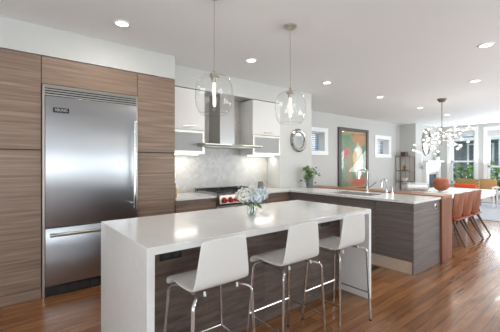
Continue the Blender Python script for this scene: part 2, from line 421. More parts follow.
def dup(root, loc, label, rotz=None, group=None):
    r = root.copy(); COL.objects.link(r); r.location = loc; r['label'] = label
    if rotz is not None: r.rotation_euler = (0, 0, rotz)
    if group: r['group'] = group
    def rec(src, dst):
        for ch in kids(src):
            c = ch.copy(); COL.objects.link(c); c.parent = dst; rec(ch, c)
    rec(root, r); return r
def text_mesh(txt, size, extrude=0.0006):
    cu = bpy.data.curves.new('letters', 'FONT'); cu.body = txt; cu.size = size; cu.extrude = extrude
    cu.align_x = 'CENTER'; cu.align_y = 'CENTER'
    o = bpy.data.objects.new('letters', cu); COL.objects.link(o)
    dg = bpy.context.evaluated_depsgraph_get()
    me = bpy.data.meshes.new_from_object(o.evaluated_get(dg))
    bpy.data.objects.remove(o); bpy.data.curves.remove(cu)
    mb = MB(); mb.b.from_mesh(me); bpy.data.meshes.remove(me)
    return mb

# ------------------------------------------------------------------ room shell
H = 2.75
XW, XE, YS = -3.0, 13.2, -2.6
YT = 3.735      # face of the tall units
YU = 4.03       # face of the soffit above the wall cabinets, and of the pier
YB = 4.37       # kitchen back wall
YD = 5.25       # dining wall
YF = 4.70       # chimney breast
struct('floor', MB().box(XW, XE+0.3, YS-0.3, YD+0.3, -0.1, 0), 'floor')
struct('ceiling', MB().box(XW, XE+0.3, YS-0.3, YD+0.3, H, H+0.12), 'ceiling')
def wall_x(name, y0, y1, x0, x1, holes, m='wall', z1=H):
    """wall running along x between y0 and y1 with holes (xa, xb, za, zb)"""
    mb = MB(); cur = x0
    for xa, xb, za, zb in sorted(holes):
        if xa > cur: mb.box(cur, xa, y0, y1, 0, z1)
        if za > 0: mb.box(xa, xb, y0, y1, 0, za)
        if zb < z1: mb.box(xa, xb, y0, y1, zb, z1)
        cur = xb
    mb.box(cur, x1, y0, y1, 0, z1)
    return struct(name, mb, m)
def wall_y(name, x0, x1, y0, y1, holes, m='wall', z1=H):
    mb = MB(); cur = y0
    for ya, yb, za, zb in sorted(holes):
        if ya > cur: mb.box(x0, x1, cur, ya, 0, z1)
        if za > 0: mb.box(x0, x1, ya, yb, 0, za)
        if zb < z1: mb.box(x0, x1, ya, yb, zb, z1)
        cur = yb
    mb.box(x0, x1, cur, y1, 0, z1)
    return struct(name, mb, m)
struct('wall_soffit', MB().box(XW, 1.757, YT, YB, 2.456, H), 'wall')
struct('wall_header', MB().box(1.757, 3.94, YU, YB, 2.456, H), 'wall')
wall_x('wall_kitchen', YB, YD+0.3, XW, 3.94, [])
wall_x('wall_pier', YU, YD+0.3, 3.94, 4.84, [])
WIN1 = (5.98, 6.84, 1.69, 2.21); WIN2 = (9.60, 10.36, 1.67, 2.17)
wall_x('wall_dining', YD, YD+0.3, 4.84, 11.18, [WIN1, WIN2])
wall_x('wall_fireplace', YF, YD+0.3, 11.18, XE+0.3, [])
WIN3 = (3.52, 4.30, 0.62, 2.55); WIN4 = (2.1, 3.16, 0.35, 2.50); WIN5 = (-0.3, 1.5, 0.35, 2.50)
wall_y('wall_front', XE, XE+0.2, YS, YF, [WIN3, WIN4, WIN5])
wall_x('wall_rear', YS-0.2, YS, XW, XE, [(x-1.1, x+1.1, 0.3, 2.4) for x in (-0.9, 4.9, 7.5, 10.2)])  # unseen openings, placed for the fill lamps and clear of the fridge reflection
wall_y('wall_side', XW-0.2, XW, YS, YD, [(-0.7, 1.9, 0.4, 2.4)])  # unseen opening, added to let the side fill in
struct('baseboard_dining', MB().box(4.84, 11.18, YD-0.018, YD, 0, 0.14), 'trim')
struct('baseboard_fireplace', MB().box(11.18, XE, YF-0.018, YF, 0, 0.14), 'trim')
struct('baseboard_front', MB().box(XE-0.018, XE, -2.6, YF-0.02, 0, 0.14), 'trim')

# small deep-set windows of the dining wall
def small_window(n, w, c):
    xa, xb, za, zb = w
    mb = MB()
    mb.box(xa-c, xb+c, YD-0.022, YD, zb, zb+c*0.75); mb.box(xa-c, xa, YD-0.022, YD, za, zb); mb.box(xb, xb+c, YD-0.022, YD, za, zb)
    mb.box(xa-c, xb+c, YD-0.03, YD, za-c*0.75, za)
    for xj, xk in ((xa, xa+0.008), (xb-0.008, xb)): mb.box(xj, xk, YD, YD+0.29, za, zb)
    mb.box(xa, xb, YD, YD+0.29, za, za+0.008).box(xa, xb, YD, YD+0.29, zb-0.008, zb)
    o = struct('window_%d' % n, mb, 'trim')
    f = MB(); y = YD+0.24
    f.box(xa, xb, y, y+0.04, za, za+0.05); f.box(xa, xb, y, y+0.04, zb-0.05, zb); f.box(xa, xa+0.05, y, y+0.04, za+0.05, zb-0.05); f.box(xb-0.05, xb, y, y+0.04, za+0.05, zb-0.05)
    f.box((xa+xb)/2-0.02, (xa+xb)/2+0.02, y, y+0.04, za+0.05, zb-0.05)
    obj('window_frame', f, 'trim', o, False)
    obj('window_pane', MB().box(xa+0.05, xb-0.05, y+0.018, y+0.022, za+0.05, zb-0.05), 'pane', o, False)
    return o
small_window(1, WIN1, 0.14); small_window(2, WIN2, 0.16)
def slat_blind(x0, x1, z0, z1, label):
    r = thing('window_blind', label, 'blind', ((x0+x1)/2, YD+0.19, z0))
    mb = MB(); z = z0+0.01
    while z < z1-0.04:
        mb.poly([(x0, YD+0.175, z), (x1, YD+0.175, z), (x1, YD+0.205, z+0.028), (x0, YD+0.205, z+0.028)]); z += 0.05
    obj('slats', mb, 'blind', r, False)
    obj('head_rail', MB().box(x0, x1, YD+0.17, YD+0.21, z1-0.035, z1), 'white', r, False)
slat_blind(WIN1[0]+0.01, WIN1[1]-0.01, WIN1[2], WIN1[3], 'blue-grey slatted blind in the small window beside the tall poster, next to the round mirror')
slat_blind(WIN2[0]+0.01, WIN2[1]-0.01, WIN2[2], WIN2[3], 'dark blue-grey slatted blind in the small window right of the tall poster')

# tall front windows
def front_window(n, w, shade=True):
    ya, yb, za, zb = w
    mb = MB(); c = 0.10
    mb.box(XE-0.03, XE, ya-c, yb+c, zb, zb+0.13); mb.box(XE-0.025, XE, ya-c, ya, za, zb); mb.box(XE-0.025, XE, yb, yb+c, za, zb)
    mb.box(XE-0.06, XE, ya-c-0.02, yb+c+0.02, za-0.05, za)
    o = struct('window_%d' % n, mb, 'trim')
    f = MB(); x = XE+0.09; zm = za+(zb-za)*0.42
    f.box(x, x+0.05, ya, yb, za, za+0.07); f.box(x, x+0.05, ya, yb, zb-0.06, zb); f.box(x, x+0.05, ya, ya+0.06, za, zb); f.box(x, x+0.05, yb-0.06, yb, za, zb)
    f.box(x, x+0.05, ya, yb, zm-0.03, zm+0.03)
    obj('window_frame', f, 'trim', o, False)
    obj('window_pane', MB().box(x+0.02, x+0.026, ya+0.05, yb-0.05, za+0.06, zb-0.05), 'pane', o, False)
    if shade: obj('valance', MB().box(XE+0.02, XE+0.06, ya, yb, zb-0.20, zb, 0.008), 'shade', o, True)
front_window(3, WIN3); front_window(4, WIN4); front_window(5, WIN5)

# world outside the front windows
struct('ground', MB().box(XE+0.3, 60, -30, 30, -0.6, -0.5), 'grass')
def house(x, y0, y1, label):
    r = thing('neighbour_house', label, 'house', (x, (y0+y1)/2, -0.5))
    obj('wall', MB().box(x, x+6, y0, y1, -0.5, 6), 'house', r, False)
    obj('roof', MB().prism([(y0-0.4, 6), (y1+0.4, 6), ((y0+y1)/2, 9)], 'x', x-0.4, x+6.4), 'roof', r, False)
    n = 3; w = (y1-y0)/n
    for k in range(n):
        for z in (1.0, 3.6):
            yc = y0+w*(k+0.5)
            f = obj('window', MB().box(x-0.08, x-0.002, yc-0.75, yc+0.75, z-0.1, z+1.7), 'white', r, False)
            obj('pane', MB().box(x-0.09, x-0.082, yc-0.62, yc+0.62, z, z+1.6), 'darkglass', f, False)
    obj('porch_roof', MB().box(x-1.2, x-0.002, y0, y1, 2.85, 3.05), 'white', r, False)
    for k in range(4):
        yc = y0+0.2+k*(y1-y0-0.4)/3
        obj('porch_column', MB().box(x-1.15, x-0.95, yc-0.1, yc+0.1, -0.5, 2.85), 'white', r, False)
    rl = MB().box(x-1.13, x-1.05, y0, y1, 0.75, 0.85); rl.box(x-1.13, x-1.05, y0, y1, 0.1, 0.18)
    k = y0
    while k < y1: rl.box(x-1.11, x-1.07, k, k+0.05, 0.18, 0.75); k += 0.22
    obj('porch_railing', rl, 'white', r, False)
    obj('porch_floor', MB().box(x-1.2, x-0.002, y0, y1, -0.5, -0.1), 'roof', r, False)
house(25, 2.2, 10.5, 'dark house with white porch seen through the left front window')
house(25, -8.5, 1.4, 'dark house seen through the front window at the right edge')
def shrub(x, y, z, r, h, label):
    mb = MB(); rng = random.Random(int(x*100+y*10))
    for k in range(420):
        a = rng.random()*2*PI; c = rng.uniform(-1, 1); q = r*rng.random()**0.33
        p = Vector((q*math.cos(a)*math.sqrt(1-c*c), q*math.sin(a)*math.sqrt(1-c*c), h/2+c*q*h/(2*r)))
        u = Vector((rng.gauss(0, 1), rng.gauss(0, 1), rng.gauss(0, 1))).normalized(); v = u.orthogonal().normalized(); w_ = u.cross(v)
        s_ = 0.09+0.05*rng.random()
        mb.poly([Vector((x, y, z))+p+v*s_, Vector((x, y, z))+p+w_*s_*0.55, Vector((x, y, z))+p-v*s_, Vector((x, y, z))+p-w_*s_*0.55])
    t = thing('shrub', label, 'shrub', (x, y, z))
    obj('foliage', mb, 'foliage', t, False)
    obj('stem', MB().cyl((x, y, z), (x, y, z+h*0.5), 0.05, 8), 'legwood', t)
shrub(16.2, 4.95, -0.5, 0.75, 1.9, 'leafy green shrub low behind the left front window')
shrub(15.9, 6.6, -0.5, 0.7, 2.1, 'dark green shrub at the left edge of the left front window')
shrub(17.5, 4.3, -0.5, 0.7, 2.2, 'pale green shrub at the right of the left front window')
t = thing('parked_car', 'blue parked car seen through the front window at the right edge', 'car', (19.5, 2.6, -0.5))
obj('body', MB().prism([(0.6, -0.2), (4.8, -0.2), (4.8, 0.3), (4.1, 0.4), (3.5, 0.9), (1.9, 0.9), (1.3, 0.4), (0.6, 0.3)], 'x', 18.7, 20.3), 'bluecar', t, False)
for yy in (1.4, 4.0):
    for xx in (18.62, 20.2): obj('wheel', MB().cyl((xx, yy, -0.18), (xx+0.18, yy, -0.18), 0.32, 20), 'black', t)

# ------------------------------------------------------------------ kitchen: tall units and refrigerator
def tall_unit(name, label, x0, x1, splits, z1=2.452, toe=True):
    r = thing(name, label, 'cabinet', ((x0+x1)/2, YT, 0))
    obj('body', MB().box(x0, x1, YT+0.03, YB-0.003, 0 if splits[0] == 0.1 else splits[0], z1), 'veneer', r, False)
    for a, b in zip(splits, splits[1:]):
        obj('door', MB().box(x0+0.002, x1-0.002, YT, YT+0.018, a+0.005, b-0.005, 0.001, 1), 'veneer', r, False)
    for a in splits[1:-1]: obj('seam_shade_strip', MB().box(x0+0.002, x1-0.002, YT+0.006, YT+0.0295, a-0.0045, a+0.0045), 'shadow', r, False)  # dark strip coloured as the shade inside the door seam
    if toe: obj('toe_kick', MB().box(x0, x1, YT+0.004, YT+0.018, 0, 0.099), 'veneer', r, False)
    return r
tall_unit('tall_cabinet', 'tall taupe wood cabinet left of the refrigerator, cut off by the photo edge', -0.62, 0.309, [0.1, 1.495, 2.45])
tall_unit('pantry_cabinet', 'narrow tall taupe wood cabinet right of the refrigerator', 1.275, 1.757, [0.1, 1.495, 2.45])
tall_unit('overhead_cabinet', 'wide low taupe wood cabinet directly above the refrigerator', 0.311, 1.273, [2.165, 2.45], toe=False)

FX0, FX1 = 0.313, 1.271
r = thing('refrigerator', 'large stainless steel refrigerator built in between taupe cabinets', 'refrigerator', ((FX0+FX1)/2, YT, 0))
yf = YT-0.03
obj('body', MB().box(FX0+0.004, FX1-0.004, YT+0.01, YB-0.003, 0.0, 2.155), 'steel_h', r, False)
tr = MB().box(FX0+0.002, FX0+0.024, yf+0.012, YT+0.01, 0.0, 2.16, 0.002, 1).box(FX1-0.024, FX1-0.002, yf+0.012, YT+0.01, 0.0, 2.16, 0.002, 1).box(FX0+0.024, FX1-0.024, yf+0.012, YT+0.01, 2.147, 2.16)
obj('trim_frame', tr, 'nickel', r, False)
g = MB()
for k in range(4): 
    z = 2.052+k*0.025
    g.prism([(yf, z), (yf+0.022, z+0.004), (yf+0.022, z+0.018), (yf, z+0.014)], 'x', FX0+0.024, FX1-0.024)
obj('grille', g, 'steel_h', r, False, label='louvred stainless ventilation grille')
obj('grille_recess', MB().box(FX0+0.024, FX1-0.024, yf+0.03, YT+0.01, 2.048, 2.147), 'shadow', r, False)
obj('door', MB().box(FX0+0.026, FX1-0.026, yf-0.015, YT+0.008, 0.71, 2.043, 0.006), 'steel', r)
obj('freezer_drawer', MB().box(FX0+0.026, FX1-0.026, yf-0.015, YT+0.008, 0.115, 0.70, 0.006), 'steel', r)
def bar_handle(p0, p1, out):
    p0, p1, out = Vector(p0), Vector(p1), Vector(out)
    mb = MB().tube([p0+out, p1+out], 0.016, 14)
    d = (p1-p0).normalized()
    for q in (p0+d*0.05, p1-d*0.05): mb.tube([q, q+out], 0.012, 10)
    for q in (p0, p1): mb.tube([q+out-d*0.001, q+out+d*0.02], 0.019, 14)
    return mb
obj('door_handle', bar_handle((1.205, yf-0.013, 0.84), (1.205, yf-0.013, 1.83), (0, -0.06, 0)), 'chrome', r)
obj('drawer_handle', bar_handle((0.375, yf-0.013, 0.635), (1.21, yf-0.013, 0.635), (0, -0.06, 0)), 'nickel', r)
v = MB()
for k in range(7): v.box(FX0+0.15+k*0.1, FX0+0.225+k*0.1, yf+0.0, yf+0.012, 0.02, 0.09)
obj('kick_plate', MB().box(FX0+0.026, FX1-0.026, yf+0.012, YT+0.008, 0.005, 0.105), 'black', r, False)
obj('kick_vent', v, 'iron', r, False)
bx = 0.475; bz = 1.905; by = yf-0.015
pl = obj('badge', MB().box(bx-0.072, bx+0.072, by-0.004, by-0.0005, bz-0.025, bz+0.025, 0.003), 'black', r, label='small black maker badge')
tm = text_mesh('VIKING', 0.042)
for vv in tm.b.verts:
    x_, y_, z_ = vv.co; vv.co = Vector((bx+x_*0.82, by-0.005-z_, bz+y_))
obj('lettering', tm, 'chrome', pl, False)

# ------------------------------------------------------------------ wall cabinets, hood, range
struct('wall_backsplash', MB().box(1.76, 3.938, YB-0.012, YB, 0.87, 2.455), 'herring')
YC = 4.0
def wall_cab(label, x0, x1):
    r = thing('wall_cabinet', label, 'cabinet', ((x0+x1)/2, YC, 1.5), 'white wall cabinets')
    yb = YB-0.014; t = 0.018
    c = MB().box(x0, x0+t, YC+0.02, yb, 1.50, 2.435).box(x1-t, x1, YC+0.02, yb, 1.50, 2.435)
    c.box(x0+t, x1-t, YC+0.02, yb, 2.417, 2.435).box(x0+t, x1-t, YC+0.02, yb, 1.50, 1.518).box(x0+t, x1-t, YC+0.02, yb, 1.826, 1.844).box(x0+t, x1-t, yb-0.012, yb, 1.518, 2.417)
    obj('body', c, 'white_lacquer', r, False)
    d = obj('door', MB().box(x0+0.001, x1-0.001, YC, YC+0.019, 1.847, 2.435, 0.002), 'white_lacquer', r, False)
    xm = x0+(x1-x0)*0.52
    obj('handle', bar_handle((xm-0.07, YC, 1.895), (xm+0.07, YC, 1.895), (0, -0.028, 0)), 'nickel', d) if False else obj('handle', MB().tube([(xm-0.075, YC, 1.895), (xm-0.075, YC-0.026, 1.895), (xm+0.075, YC-0.026, 1.895), (xm+0.075, YC, 1.895)], 0.006, 8), 'nickel', d)
    f = MB(); w = 0.038
    f.box(x0+0.001, x1-0.001, YC, YC+0.019, 1.502, 1.502+w).box(x0+0.001, x1-0.001, YC, YC+0.019, 1.842-w, 1.842).box(x0+0.001, x0+w, YC, YC+0.019, 1.502+w, 1.842-w).box(x1-w, x1-0.001, YC, YC+0.019, 1.502+w, 1.842-w)
    gd = obj('glass_door', f, 'nickel', r, False, label='aluminium framed flap door')
    obj('frosted_panel', MB().box(x0+w, x1-w, YC+0.007, YC+0.012, 1.502+w, 1.842-w), 'frost', gd, False)
    return r
wall_cab('white wall cabinet with frosted glass flap between the tall pantry and the hood', 1.762, 2.357)
wall_cab('white wall cabinet with frosted glass flap right of the hood, near the round mirror', 3.287, 3.932)
for x0, x1, lab in ((1.80, 2.33, 'lit strip under the wall cabinet left of the hood'), (3.32, 3.91, 'lit strip under the wall cabinet right of the hood')):
    solo('light_strip', MB().box(x0, x1, 4.15, 4.19, 1.488, 1.4995), 'led', lab, 'light', ((x0+x1)/2, 4.17, 1.488), smooth=False)
    area('under_cabinet_light', ((x0+x1)/2, 4.2, 1.48), (0, 0, 0), x1-x0, 0.05, 2.2, (1, 0.95, 0.88))

r = thing('range_hood', 'stainless chimney hood with a thin wide canopy above the range', 'range hood', (2.8, 4.1, 1.6))
obj('chimney', MB().box(2.65, 2.93, 4.03, YB-0.014, 1.66, 2.453, 0.002, 1), 'steel_h', r, False)
obj('canopy', MB().prism([(3.78, 1.632), (3.86, 1.612), (YB-0.014, 1.612), (YB-0.014, 1.66), (4.0, 1.66), (3.78, 1.646)], 'x', 2.24, 3.32), 'nickel', r, False)
obj('control_strip', MB().box(2.7, 2.9, 3.777, 3.784, 1.634, 1.643), 'black', r, False)
obj('filter', MB().box(2.32, 3.24, 3.9, 4.28, 1.606, 1.613), 'steel_h', r, False)

CZ = 0.90        # perimeter worktop height
RX0, RX1 = 2.385, 3.30
r = thing('range_cooker', 'stainless gas range with red knobs and black grates below the hood', 'range', ((RX0+RX1)/2, 3.7, 0))
obj('body', MB().box(RX0, RX1, 3.70, YB-0.014, 0.06, 0.885), 'steel_h', r, False)
obj('cooktop', MB().box(RX0, RX1, 3.69, YB-0.014, 0.887, 0.92, 0.004), 'steel', r, False)
obj('control_panel', MB().prism([(3.63, 0.785), (3.70, 0.745), (3.70, 0.918), (3.665, 0.918), (3.640, 0.905)], 'x', RX0, RX1), 'rangesteel', r, False)
for k in range(8):
    x = RX0+0.075+k*0.109
    obj('knob', MB().cyl((x, 3.638, 0.835), (x, 3.59, 0.825), 0.036, 20, 0.030), 'red', r)
    obj('knob_bezel', MB().cyl((x, 3.645, 0.836), (x, 3.634, 0.8335), 0.043, 20), 'chrome', r)
od = obj('oven_door', MB().box(RX0+0.01, RX1-0.01, 3.655, 3.698, 0.16, 0.715, 0.005), 'steel', r)
obj('oven_window', MB().box(RX0+0.18, RX1-0.18, 3.651, 3.656, 0.30, 0.55), 'darkglass', od, False)
obj('oven_handle', MB().tube([(RX0+0.08, 3.655, 0.66), (RX0+0.08, 3.60, 0.66), (RX1-0.08, 3.60, 0.66), (RX1-0.08, 3.655, 0.66)], 0.013, 10), 'chrome', od)
for xx in (RX0+0.06, RX1-0.06):
    for yy in (3.76, 4.28): obj('foot', MB().cyl((xx, yy, 0), (xx, yy, 0.06), 0.022, 12), 'black', r)
for k in range(3):
    x0 = RX0+0.015+k*0.297; x1 = x0+0.291; mb = MB()
    for yy in (3.73, 4.02, 4.31): mb.box(x0, x1, yy-0.007, yy+0.007, 0.943, 0.961)
    for xx in (x0+0.007, (x0+x1)/2, x1-0.007): mb.box(xx-0.007, xx+0.007, 3.724, 4.317, 0.943, 0.961)
    for xx in (x0+0.007, x1-0.007):
        for yy in (3.73, 4.31): mb.box(xx-0.006, xx+0.006, yy-0.006, yy+0.006, 0.92, 0.943)
    obj('grate', mb, 'iron', r, False)
    for yy in (3.87, 4.17): obj('burner', MB().lathe([(0, 0.921), (0.05, 0.921), (0.05, 0.933), (0.036, 0.939), (0, 0.939)], ((x0+x1)/2, yy, 0), 20), 'black', r)
obj('back_guard', MB().box(RX0, RX1, YB-0.05, YB-0.014, 0.92, 0.975), 'steel_h', r, False)

def base_cab_x(label, x0, x1, drawers, name='base_cabinet', m='veneer'):
    r = thing(name, label, 'cabinet', ((x0+x1)/2, 3.72, 0))
    obj('body', MB().box(x0, x1, 3.74, YB-0.014, 0.1, CZ-0.032), m, r, False)
    for a, b in zip(drawers, drawers[1:]): obj('drawer', MB().box(x0+0.0015, x1-0.0015, 3.72, 3.739, a+0.0015, b-0.0015), m, r, False)
    obj('toe_kick', MB().box(x0, x1, 3.78, 3.79, 0, 0.1), 'toe', r, False)
base_cab_x('taupe drawer cabinet between the tall pantry and the red-knobbed range', 1.76, 2.38, [0.1, 0.35, 0.6, 0.82])
base_cab_x('taupe cabinet right of the range, behind the hydrangeas, running to the corner', 3.305, 3.936, [0.1, 0.6, 0.82])
solo('worktop', MB().box(1.76, 2.381, 3.70, YB-0.013, CZ-0.03, CZ, 0.002, 1), 'quartz', 'short white quartz worktop between the pantry and the range', 'worktop', (2.07, 4.0, CZ-0.03), smooth=False)

# L-shaped worktop over the corner and the peninsula, with the sink cut out
PX0, PX1, PY0 = 3.86, 4.68, 1.635
SX0, SX1, SY0, SY1 = 4.02, 4.46, 2.32, 3.05
mb = MB()
z0, z1 = CZ-0.03, CZ
mb.box(3.304, 3.936, 3.70, YB-0.013, z0, z1)
mb.box(3.936, 4.68, 3.70, YU-0.002, z0, z1)
mb.box(PX0, PX1, PY0, SY0, z0, z1).box(PX0, PX1, SY1, 3.70, z0, z1).box(PX0, SX0, SY0, SY1, z0, z1).box(SX1, PX1, SY0, SY1, z0, z1)
solo('worktop', mb, 'quartz', 'long white quartz worktop of the peninsula, turning the corner to the range', 'worktop', (4.2, 2.7, z0), smooth=False)
r = thing('kitchen_sink', 'stainless undermount sink in the peninsula worktop', 'sink', (4.24, 2.68, 0.64))
t_ = 0.006
s_ = MB().box(SX0, SX1, SY0, SY1, 0.655, 0.661).box(SX0, SX0+t_, SY0, SY1, 0.661, z1-0.004).box(SX1-t_, SX1, SY0, SY1, 0.661, z1-0.004).box(SX0+t_, SX1-t_, SY0, SY0+t_, 0.661, z1-0.004).box(SX0+t_, SX1-t_, SY1-t_, SY1, 0.661, z1-0.004)
obj('basin', s_, 'sinksteel', r, False); obj('drain', MB().cyl((4.24, 2.68, 0.6612), (4.24, 2.68, 0.664), 0.045, 20), 'chrome', r)

# peninsula base cabinets: front looks towards the island (-x)
XP = 3.885
def pen_cab(label, y0, y1, name='peninsula_cabinet'):
    r = thing(name, label, 'cabinet', (XP, (y0+y1)/2, 0), 'peninsula cabinets facing the island')
    top = CZ-0.032
    if y0 < 2.4 < y1 or y0 < 2.9 < y1 or (y0 >= 2.3 and y1 <= 3.1): top = 0.64
    obj('body', MB().box(XP+0.02, PX1-0.003, y0, y1, 0.15, top), 'veneer_grey', r, False)
    obj('door', MB().box(XP, XP+0.018, y0+0.0015, y1-0.0015, 0.152, CZ-0.045), 'veneer_grey', r, False)
    obj('toe_kick', MB().box(XP+0.012, XP+0.022, y0, y1, 0, 0.149), 'toe', r, False)
ys = [1.67, 2.147, 2.66, 3.14, 3.715]
for i, lab in enumerate(('grey wood peninsula cabinet nearest the exposed end, its toe kick showing', 'grey wood peninsula cabinet second from the exposed end, behind the far stool',
        'grey wood peninsula cabinet third from the exposed end, under the sink', 'grey wood peninsula cabinet in the corner by the range wall')):
    pen_cab(lab, ys[i]+0.0005, ys[i+1]-0.0005)
r = thing('end_panel', 'grey wood panel closing the exposed end of the peninsula', 'panel', (4.28, 1.655, 0))
obj('panel', MB().box(XP-0.012, PX1-0.002, 1.65, 1.669, 0, CZ-0.031), 'veneer_grey', r, False)
o = obj('outlet', MB().box(4.49, 4.575, 1.642, 1.6495, 0.745, 0.82, 0.002), 'nickel', r)
obj('outlet_slots', MB().box(4.515, 4.55, 1.640, 1.6425, 0.76, 0.805), 'black', o, False)
r = thing('wooden_bar', 'raised warm walnut bar ledge behind the peninsula worktop, dropping to the floor', 'bar counter', (4.85, 2.8, 0))
obj('bar_top', MB().box(4.682, 5.05, 1.62, 4.025, 0.872, 0.912, 0.002, 1), 'oak', r, False)
obj('end_board', MB().box(4.682, 5.05, 1.62, 1.662, 0, 0.871, 0.002, 1), 'oak_v', r, False)
obj('back_board', MB().box(4.70, 4.74, 1.663, 4.02, 0, 0.871), 'oak_v', r, False)
# faucets
r = thing('kitchen_faucet', 'tall chrome faucet with a square spout behind the sink', 'faucet', (4.59, 2.68, CZ))
obj('base', MB().cyl((4.59, 2.68, CZ), (4.59, 2.68, CZ+0.05), 0.027, 20), 'chrome', r)
obj('spout', MB().tube([(4.59, 2.68, CZ+0.04), (4.59, 2.68, 1.22), (4.582, 2.68, 1.243), (4.56, 2.68, 1.25), (4.38, 2.68, 1.25), (4.36, 2.68, 1.243), (4.353, 2.68, 1.22)], 0.0125, 12), 'chrome', r)
obj('spray_head', MB().cyl((4.353, 2.68, 1.23), (4.353, 2.68, 1.12), 0.017, 14), 'chrome', r)
obj('lever', MB().tube([(4.59, 2.67, CZ+0.05), (4.60, 2.60, CZ+0.10), (4.61, 2.53, CZ+0.17)], 0.009, 10), 'chrome', r)
r = thing('water_tap', 'small chrome gooseneck tap right of the tall faucet', 'faucet', (4.60, 2.36, CZ))
obj('base', MB().cyl((4.60, 2.36, CZ), (4.60, 2.36, CZ+0.05), 0.024, 18), 'chrome', r)
pts = [(4.60, 2.36, CZ+0.04), (4.60, 2.36, 1.05)]+[(4.525+0.075*math.cos(a), 2.36, 1.05+0.075*math.sin(a)) for a in [PI*k/8 for k in range(1, 9)]]+[(4.45, 2.36, 1.0)]
obj('spout', MB().tube(pts, 0.010, 12), 'chrome', r)
for q in (-1, 1): obj('handle', MB().tube([(4.60, 2.36+0.02*q, CZ+0.04), (4.60, 2.36+0.065*q, CZ+0.055)], 0.008, 10), 'chrome', r)
solo('soap_dispenser', MB().tube([(4.60, 2.27, CZ), (4.60, 2.27, 0.99), (4.58, 2.27, 1.005), (4.55, 2.27, 1.0)], 0.009, 10).cyl((4.60, 2.27, CZ), (4.60, 2.27, CZ+0.02), 0.02, 14), 'chrome', 'slim chrome soap dispenser right of the small gooseneck tap', 'soap dispenser', (4.60, 2.27, CZ))
r = thing('floor_mat', 'dark-edged mat on the floor beside the peninsula toe kick, behind the island', 'mat', (3.45, 2.6, 0))
obj('border', MB().box(3.13, 3.83, 2.06, 3.15, 0.0, 0.010, 0.003, 1), 'matedge', r, False)
obj('field', MB().box(3.18, 3.78, 2.11, 3.10, 0.010, 0.013), 'mat', r, False)

# ------------------------------------------------------------------ island
IX0, IX1, IY0, IY1, IZ = 0.61, 2.895, 1.643, 2.635, 0.90
TH = 0.042
mb = MB()
mb.prism([(IX0, 0), (IX0+TH, 0), (IX0+TH, IZ-TH), (IX1-TH, IZ-TH), (IX1-TH, 0), (IX1, 0), (IX1, IZ), (IX0, IZ)], 'y', IY0, IY1)
bmesh.ops.bevel(mb.b, geom=list(mb.b.edges), offset=0.002, segments=1, affect='EDGES')
solo('island_worktop', mb, 'quartz', 'white quartz island worktop with waterfall ends down to the floor', 'worktop', ((IX0+IX1)/2, (IY0+IY1)/2, 0), smooth=False)
r = thing('island_cabinet', 'taupe wood island cabinet, toned dark for shade under the white waterfall worktop', 'cabinet', (1.75, 2.3, 0))
xa, xb = IX0+TH+0.002, IX1-TH-0.002
obj('body', MB().box(xa, xb, 2.0, 2.59, 0.0, IZ-TH-0.002), 'veneer_shaded', r, False)
nP = 4
for k in range(nP):
    w = (xb-xa)/nP
    obj('back_panel', MB().box(xa+k*w+0.001, xa+(k+1)*w-0.001, 1.98, 1.999, 0.0, IZ-TH-0.003), 'veneer_shaded', r, False)
    obj('door', MB().box(xa+k*w+0.0015, xa+(k+1)*w-0.0015, 2.591, 2.61, 0.1, IZ-TH-0.02), 'veneer_shaded', r, False)
for xc, zc in ((0.90, 0.742), (2.60, 0.752)):
    o = obj('outlet', MB().box(xc-0.08, xc+0.08, 1.972, 1.979, zc-0.038, zc+0.038, 0.002), 'black', r)
    obj('socket', MB().box(xc-0.055, xc-0.015, 1.969, 1.9725, zc-0.024, zc+0.024), 'iron', o, False)
    obj('socket', MB().box(xc+0.015, xc+0.055, 1.969, 1.9725, zc-0.024, zc+0.024), 'iron', o, False)

